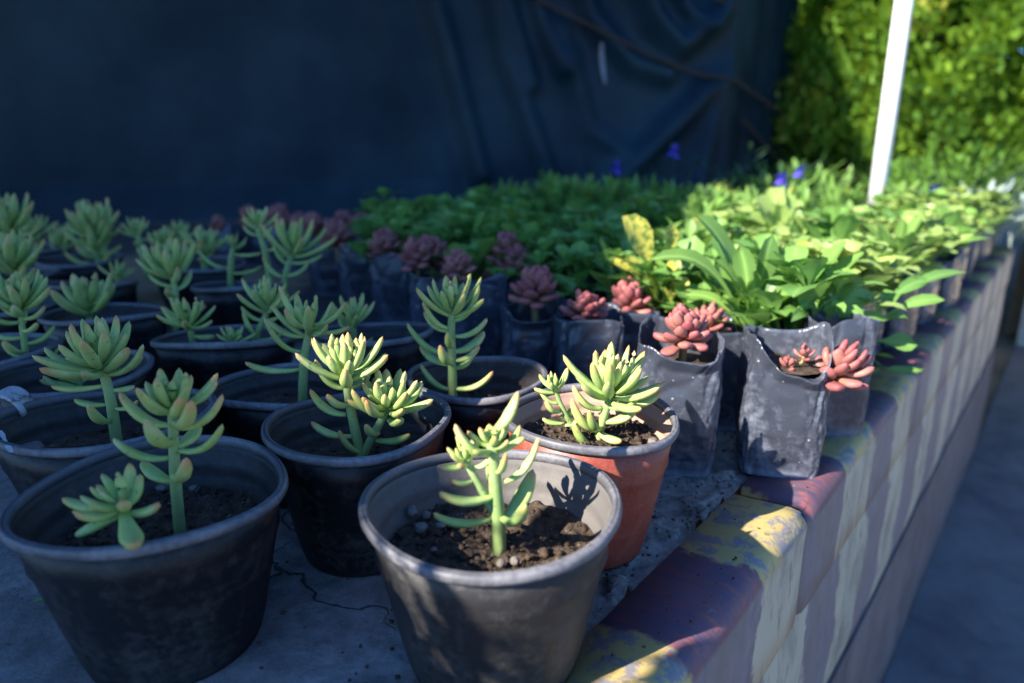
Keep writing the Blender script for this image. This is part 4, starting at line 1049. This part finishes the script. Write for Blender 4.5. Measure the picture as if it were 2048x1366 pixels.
# ------------------------------------------------------------------ tarpaulin, ropes, post, added shade sheet
TP = Vector((-1.4122, 3.4774, 0)); TD = Vector((0.968, 0.25, 0)).normalized(); TN = Vector((TD.y, -TD.x, 0))
def on_tarp(u, v):
    X, dy, dz = ray(u, v); r = Vector((X, dy, dz)); o = Vector((0, 0, ZC))
    t = (TP - o).dot(TN) / r.dot(TN); p = o + r * t
    return (p - TP).dot(TD), p.z
S1 = on_tarp(1463, 170)[0]
RID = [([(855, -40), (900, 120), (960, 350)], 0.05, 0.050), ([(980, -40), (1010, 120), (1090, 345)], 0.05, 0.045), ([(1000, -40), (1030, 60), (1060, 170)], 0.04, 0.035),
       ([(1060, -30), (1085, 60), (1120, 140)], 0.04, 0.03), ([(1140, -60), (1180, 40), (1260, 130), (1330, 150)], 0.05, 0.04), ([(1260, -60), (1300, 40), (1350, 95), (1450, 30)], 0.055, 0.07),
       ([(1330, -60), (1365, 20), (1400, 60), (1460, 0)], 0.04, 0.05), ([(1463, 150), (1400, 190), (1300, 290), (1240, 350)], 0.06, 0.06), ([(1463, 160), (1430, 230), (1390, 380)], 0.05, 0.045),
       ([(1140, 120), (1180, 260), (1240, 300)], 0.05, 0.02), ([(1463, 170), (1455, 260), (1450, 400)], 0.035, 0.03), ([(760, -40), (800, 160), (880, 360)], 0.08, 0.02), ([(1120, 60), (1150, 200), (1160, 360)], 0.05, 0.02)]
rid = [([on_tarp(*q) for q in pl], w, a) for pl, w, a in RID]
ss = np.concatenate([np.linspace(-4.2, 0.6, 50), np.linspace(0.63, S1, 170)]); zz = np.concatenate([np.linspace(0.0, 1.55, 110), np.linspace(1.6, 2.32, 14)])
SG, ZG = np.meshgrid(ss, zz, indexing='ij'); D = np.zeros_like(SG)
for pl, w, a in rid:
    best = np.full_like(SG, 1e9)
    for (s0, z0), (s1, z1) in zip(pl[:-1], pl[1:]):
        ds, dz = s1 - s0, z1 - z0; t = np.clip(((SG - s0) * ds + (ZG - z0) * dz) / (ds * ds + dz * dz + 1e-9), 0, 1)
        best = np.minimum(best, (SG - s0 - t * ds) ** 2 + (ZG - z0 - t * dz) ** 2)
    D += 1.9 * a * np.exp(-best / (2 * (w * 0.85) ** 2))
tb = MB(); V = []
for i in range(len(ss)):
    for j in range(len(zz)):
        s, z = ss[i], zz[j]
        d = D[i, j] + 0.03 * nz(s, z * 0.5, 0, 1.3) + 0.012 * nz(s, z * 0.25, 4, 4.5) + 0.06 * max(0, 0.18 - z) / 0.18
        d *= min(1.0, 0.15 + (S1 - s) / 0.25)
        V.append(TP + TD * s + TN * d + Vector((0, 0, z + 0.002)))
F = [(i * len(zz) + j, (i + 1) * len(zz) + j, (i + 1) * len(zz) + j + 1, i * len(zz) + j + 1) for i in range(len(ss) - 1) for j in range(len(zz) - 1)]
tb.add(V, F)
tarp = empty('tarpaulin', TP, 'dark blue black tarpaulin hung as a wall behind the pots, creased towards its corner', 'tarpaulin')
for k in range(len(tb.v)): tb.v[k] = tb.v[k] - TP
cl = tb.build('front_sheet', M_TARP, tarp)
corner = TP + TD * S1; RD = Vector((0.60, 0.80, 0)).normalized(); RN = Vector((RD.y, -RD.x, 0)); rb = MB(); V = []
n1, n2 = 40, 50
for i in range(n1 + 1):
    for j in range(n2 + 1):
        s = 0.002 + 1.15 * i / n1; z = 2.32 * j / n2
        V.append(corner + RD * s + RN * (0.05 * nz(s * 3, z * 0.4, 6, 2.2) * min(1, s * 6)) + Vector((0, 0, z + 0.002)) - TP)
rb.add(V, [(i * (n2 + 1) + j, (i + 1) * (n2 + 1) + j, (i + 1) * (n2 + 1) + j + 1, i * (n2 + 1) + j + 1) for i in range(n1) for j in range(n2)])
rb.build('side_sheet', M_TARP, tarp)
# the pale torn strip on the tarpaulin
sb = MB(); s0, z0 = on_tarp(1196, 88); s1, z1 = on_tarp(1208, 168)
for q in range(9):
    f = q / 8; s = s0 + (s1 - s0) * f; z = z0 + (z1 - z0) * f
    i = int(np.argmin(abs(ss - s))); j = int(np.argmin(abs(zz - z)))
    d = D[i, j] + 0.03 * nz(s, z * 0.5, 0, 1.3) + 0.012 * nz(s, z * 0.25, 4, 4.5) + 0.012; w = 0.011 * (0.4 + math.sin(math.pi * (0.12 + 0.8 * f)))
    for sg in (-1, 1): sb.v.append(TD * (s + sg * w) + TN * (d + 0.003 * math.sin(q * 2)) + Vector((0, 0, z))); sb.c.append((0, .5, .5, 1))
sb.n = len(sb.v); sb.f = [(2 * q, 2 * q + 1, 2 * q + 3, 2 * q + 2) for q in range(8)]
sb.build('patch', M_FADED, tarp)
def rope(label, pts, r=0.010, tw=9):
    mb = MB(); P3 = []
    for i in range(len(pts) - 1):
        for k in range(8): P3.append(Vector(pts[i]).lerp(Vector(pts[i + 1]), k / 8))
    P3.append(Vector(pts[-1])); o = P3[0].copy()
    for ph in (0, 2.1, 4.2):
        tube(mb, [p - o + Vector((0, 0, 1)) * (r * 0.55 * math.sin(i * 0.9 + ph)) + TN * (r * 0.55 * math.cos(i * 0.9 + ph)) for i, p in enumerate(P3)], r * 0.62, 7)
    return tag(mb.build('rope', M_ROPE, loc=o), label, 'rope')
def tp3(u, v, d=0.075): s, z = on_tarp(u, v); return TP + TD * s + TN * d + Vector((0, 0, z))
rope('long brown rope slanting down across the tarpaulin to its corner', [tp3(990, -45), tp3(1080, 12), tp3(1200, 70), tp3(1290, 115), tp3(1380, 150), tp3(1470, 165, 0.07)])
rope('short brown rope at the top corner of the tarpaulin', [tp3(1340, -40), tp3(1400, -5), tp3(1465, 22, 0.07)])
def side_pt(s, z, d=0.06): return corner + RD * s + RN * d + Vector((0, 0, z))
zc = on_tarp(1463, 170)[1]
rope('brown rope running back from the tarpaulin corner along its side', [corner + TN * 0.07 + RN * 0.01 + Vector((0, 0, zc)), side_pt(0.7, zc - 0.12), side_pt(1.1, zc - 0.30)])
rope('lower rope sagging along the side of the tarpaulin', [side_pt(0.05, zc - 0.18), side_pt(0.6, zc - 0.36), side_pt(1.1, zc - 0.5)])
pb = MB(); tube(pb, [(0, 0, 0), (0, 0, 2.36)], [0.035, 0.032], 12)
tag(pb.build('post', M_WOOD, loc=corner + RN * 0.0 - TN * 0.06 + RD * 0.0), 'dark timber post at the corner inside the tarpaulin', 'post')

# unseen overhead sheet, added so its edge draws the line between sun and shade
cb_ = MB(); e0 = (-2.72, 1.335); sl = 0.25; ZN = 2.36
for i in range(241):
    a = -4.4 + i * 0.02975
    eb = min(e0[1] + sl * (a - e0[0]), 1.86 + 0.02 * a) + 0.11 * math.exp(-((a + 3.01) / 0.10) ** 4)     # notch shaped to let the sun reach the forked sedum
    for j in range(31):
        b = eb + (j / 30) ** 1.5 * 4.2
        p = bed(a, b, ZN - 0.05 * abs(math.sin(a * 1.4)) * min(1, j / 6) + 0.03 * nz(a, b, 0, 1.5))
        cb_.v.append(p); cb_.c.append((0, .5, .5, 1))
cb_.n = len(cb_.v); cb_.f = [(i * 31 + j, (i + 1) * 31 + j, (i + 1) * 31 + j + 1, i * 31 + j + 1) for i in range(240) for j in range(30)]
tag(cb_.build('added_shade_sheet', M_SHADESHEET), 'dark unseen sheet added overhead to shade the left half of the bed', 'shade net')

# ------------------------------------------------------------------ hedge, bushes, tree beside the camera
def spray(mb, p, d, L, w, rnd):
    x = d.cross(Vector((0.2, 0.3, 1))).normalized()
    q = d.cross(x)
    mb.add([p - x * w * 0.3, p + d * L * 0.5 - x * w * 0.5 + q * L * 0.1, p + d * L, p + d * L * 0.5 + x * w * 0.5 + q * L * 0.1, p + x * w * 0.3], [(0, 1, 2, 3, 4)], [(0.3, rnd, 0.5, 1)] * 5)
def conifer(label, x, y, rx, hgt, seed, z0=-0.03, m=M_HEDGE, group='hedge conifers', name='hedge_conifer', clumps=360, per=110, L0=0.065):
    rs = random.Random(seed); root = empty(name, (x, y, z0), label, 'hedge', group)
    tbm = MB(); tube(tbm, [(0, 0, 0), (0.02, 0, hgt * 0.5), (0, 0.02, hgt * 0.93)], [0.05, 0.035, 0.01], 10)
    for k in range(14):
        th = rs.uniform(0, 6.28); z = rs.uniform(0.1, 0.8) * hgt; L = rx * rs.uniform(0.5, 0.85)
        tube(tbm, [(0, 0, z), (math.cos(th) * L * 0.5, math.sin(th) * L * 0.5, z + 0.1), (math.cos(th) * L, math.sin(th) * L, z + 0.28)], [0.02, 0.013, 0.005], 6)
    tbm.build('trunk', M_BARK, root)
    mb = MB()
    for c in range(clumps):
        th = rs.uniform(0, 6.28); f = rs.random() ** 0.9; z = 0.02 + f * hgt
        prof = rx * (1 - 0.55 * max(0, f - 0.55) / 0.45 * (1.2)) * (rs.uniform(0.25, 0.6) if c % 4 == 0 else rs.uniform(0.5, 1.18))
        cc = Vector((math.cos(th) * prof, math.sin(th) * prof, z)); out = Vector((math.cos(th), math.sin(th), 0.55)).normalized()
        cr = rs.uniform(0.07, 0.17); cv = rs.random() ** 1.3
        brown = rs.random() < 0.05
        for k in range(per):
            p = cc + Vector((rs.gauss(0, 1), rs.gauss(0, 1), rs.gauss(0, 1))) * cr * 0.55
            d = (out + Vector((rs.gauss(0, 0.5), rs.gauss(0, 0.5), rs.gauss(0.2, 0.5)))).normalized()
            spray(mb, p, d, L0 * rs.uniform(0.6, 1.3), 0.034 * rs.uniform(0.7, 1.3), 0.99 if brown and rs.random() < 0.5 else min(0.92, max(0, cv * 0.75 + rs.uniform(0, 0.22))))
    mb.build('crown', m, root)
    return root
conifer('hedge conifer next to the tarpaulin, lower half in shade', 2.45, 5.25, 0.72, 2.7, 1)
conifer('hedge conifer right behind the white pole', 2.95, 4.80, 0.75, 2.6, 2)
conifer('sunlit yellow green hedge conifer at the right edge', 3.75, 4.25, 0.8, 2.6, 3)
conifer('hedge conifer farthest right along the bed, partly out of the picture', 4.5, 3.9, 0.8, 2.6, 4)
conifer('taller hedge conifer in the row behind, left', 2.6, 6.2, 0.95, 3.3, 5)
conifer('taller hedge conifer in the row behind, middle', 3.9, 5.6, 1.0, 3.3, 6)
conifer('taller hedge conifer in the row behind, right', 5.2, 5.0, 1.0, 3.3, 7)
conifer('shaded hedge conifer just behind the tarpaulin side', 1.75, 6.1, 0.7, 2.9, 8)
def bush(label, p, r, h, seed, m, n=420, L=0.09, w=0.022, group='leafy bushes behind the wall'):
    rs = random.Random(seed); root = empty('bush', p, label, 'bush', group); sm = MB(); fm = MB()
    for k in range(9):
        th = rs.uniform(0, 6.28); tube(sm, [(0, 0, 0), (math.cos(th) * r * 0.4, math.sin(th) * r * 0.4, h * 0.6), (math.cos(th) * r * 0.8, math.sin(th) * r * 0.8, h * 0.9)], [0.006, 0.004, 0.002], 6)
    for k in range(n):
        th = rs.uniform(0, 6.28); f = math.sqrt(rs.random()); z = h * rs.uniform(0.15, 1.0) * (1 - 0.45 * f * f)
        q = Vector((math.cos(th) * r * f, math.sin(th) * r * f, z)); d = Vector((math.cos(th) * 0.6, math.sin(th) * 0.6, rs.uniform(0.1, 1.1))) + Vector((rs.gauss(0, .3), rs.gauss(0, .3), 0))
        d = d.normalized() * L * rs.uniform(0.6, 1.3)
        flat_leaf(fm, q, q + d * 0.5 + Vector((0, 0, 0.012)), q + d, w, rs.random() * 0.92, 5, 0.1, 0.1, 0, 1.0, 2)
    sm.build('stem', M_FLOWERSTEM, root); fm.build('foliage', m, root)
bush('bright green feathery bush at the right edge beyond the path end', bed(5.5, -0.6, -0.2), 0.75, 0.66, 1, M_BUSH, 900, 0.12, 0.03)
bush('bright green feathery bush right behind the white pole', bed(3.5, 0.42, 0.0), 0.36, 0.34, 2, M_BUSH, 600)
bush('dim green bush left of the white pole', bed(3.05, 0.95, 0.0), 0.30, 0.26, 3, M_FINE, 420)
bush('grass green bush beyond the silver plant, far right', bed(5.7, -1.9, -0.2), 0.8, 0.7, 4, M_BUSH, 900, 0.12, 0.03)
bush('silver grey plant above the end of the painted wall', bed(2.95, 0.27, 0.0), 0.20, 0.20, 5, M_SILVER, 260, 0.10, 0.014)
bush('dark green tuft at the end of the painted wall', bed(2.80, 0.42, 0.0), 0.16, 0.17, 6, M_BUSH, 260)
# ------------------------------------------------------------------ small marks and litter
mk = MB(); pF = POTS['F']
q0 = at_z(2, 864, 0.124); q1 = at_z(26, 908, 0.121)
for k in range(6):
    f = k / 5; p = q0.lerp(q1, f); w = 0.0022 + 0.0008 * math.sin(k * 2)
    for sg in (-1, 1): mk.v.append(p + Vector((sg * w, 0.0, 0.0)) + Vector((0, -0.0012, 0.002)))
mk.c = [(0, .5, .5, 1)] * len(mk.v); mk.n = len(mk.v); mk.f = [(2 * k, 2 * k + 1, 2 * k + 3, 2 * k + 2) for k in range(5)]
tag(mk.build('straw_strip', M_CHALK), 'white strip lying against the inside of the squashed oval pot', 'strip')
sh = MB(); V = []; F = []
for i in range(9):
    for k in range(14):
        t = -0.9 + 2.5 * i / 8; ph = math.pi * 1.25 * k / 13
        V.append((0.021 * math.cos(ph) * (1 - 0.1 * t), 0.010 * t, 0.021 * math.sin(ph)))
F = [(i * 14 + k, (i + 1) * 14 + k, (i + 1) * 14 + k + 1, i * 14 + k + 1) for i in range(8) for k in range(13)]
sh.add(V, F); shard = sh.build('pot_shard', M_CHALK, loc=at_z(12, 825, 0.118))
shard.modifiers.new('thick', 'SOLIDIFY').thickness = 0.003
tag(shard, 'curved chip of white glazed pot stuck between the pots at the left edge', 'shard')
lf = MB(); flat_leaf(lf, (0, 0, 0.004), (0.015, 0.002, 0.012), (0.032, 0.0, 0.004), 0.007, 0.4, 7, 0.1, 0.15, 0)
tag(lf.build('fallen_leaf', M_FINE, loc=at_z(60, 1215, 0.0), rz=R(-10)), 'narrow green blade lying on the slab beside the lower left pot', 'leaf')
sp_ = MB(); rs_ = random.Random(99)
for q in range(900):
    a = rs_.uniform(0.12, 1.0); b = 0.243 + abs(rs_.gauss(0, 0.05)) if q % 3 else rs_.uniform(0.24, 0.75)
    if q % 9 == 0: b = rs_.uniform(0.17, 0.24)
    p = bed(a, b, 0.0045 if b < 0.24 else 0.003); blob(sp_, p, rs_.uniform(0.0006, 0.0024) * (0.6 if b < 0.24 else 1.0), rs_, 0.6)
tag(sp_.build('spilled_soil', M_SOIL), 'loose crumbs of soil scattered over slab and coping between the pots', 'soil', kind='stuff')

# ------------------------------------------------------------------ tree beside the photographer (dapples the front pot)
def tree(label, base, target, seed):
    rs = random.Random(seed); root = empty('tree', base, label, 'tree'); tm = MB(); fm = MB()
    T = Vector(target) - Vector(base)
    H = Vector((LD.y, -LD.x, 0)).normalized(); Vv = LD.cross(H).normalized()
    tube(tm, [(0, 0, 0), (T.x * 0.1, T.y * 0.1, T.z * 0.6), (T.x * 0.5, T.y * 0.5, T.z * 1.02), T, T * 1.06], [0.05, 0.04, 0.02, 0.006, 0.002], 10)
    for k in range(7): tube(tm, [T * 0.9, T + H * rs.gauss(0, 0.08) - LD * 0.1, T + H * rs.gauss(0, 0.2) + Vv * rs.gauss(0, 0.05)], [0.006, 0.004, 0.002], 6)
    tm.build('trunk', M_BARK, root)
    for k in range(120):
        c = T + H * rs.uniform(-0.22, 0.22) + Vv * rs.gauss(-0.012, 0.036) + LD * rs.gauss(0.1, 0.12)
        d = (H * rs.gauss(0, 0.7) + Vv * rs.gauss(0.4, 0.9) + LD * rs.gauss(0, 0.5)).normalized() * rs.uniform(0.04, 0.075)
        flat_leaf(fm, c, c + d * 0.5, c + d, 0.022, rs.random() * 0.92, 5, 0.1, 0.1, 0, 1.0, 2)
    fm.build('crown', M_TREE, root)
front = Vector((-0.02, 0.345, 0.035)); tg_ = front - LD * 0.85
tree('slender tree arching beside the camera, its leaves dappling the front pot', (tg_.x - 0.35, tg_.y - 0.3, 0.0), tuple(tg_), 5)
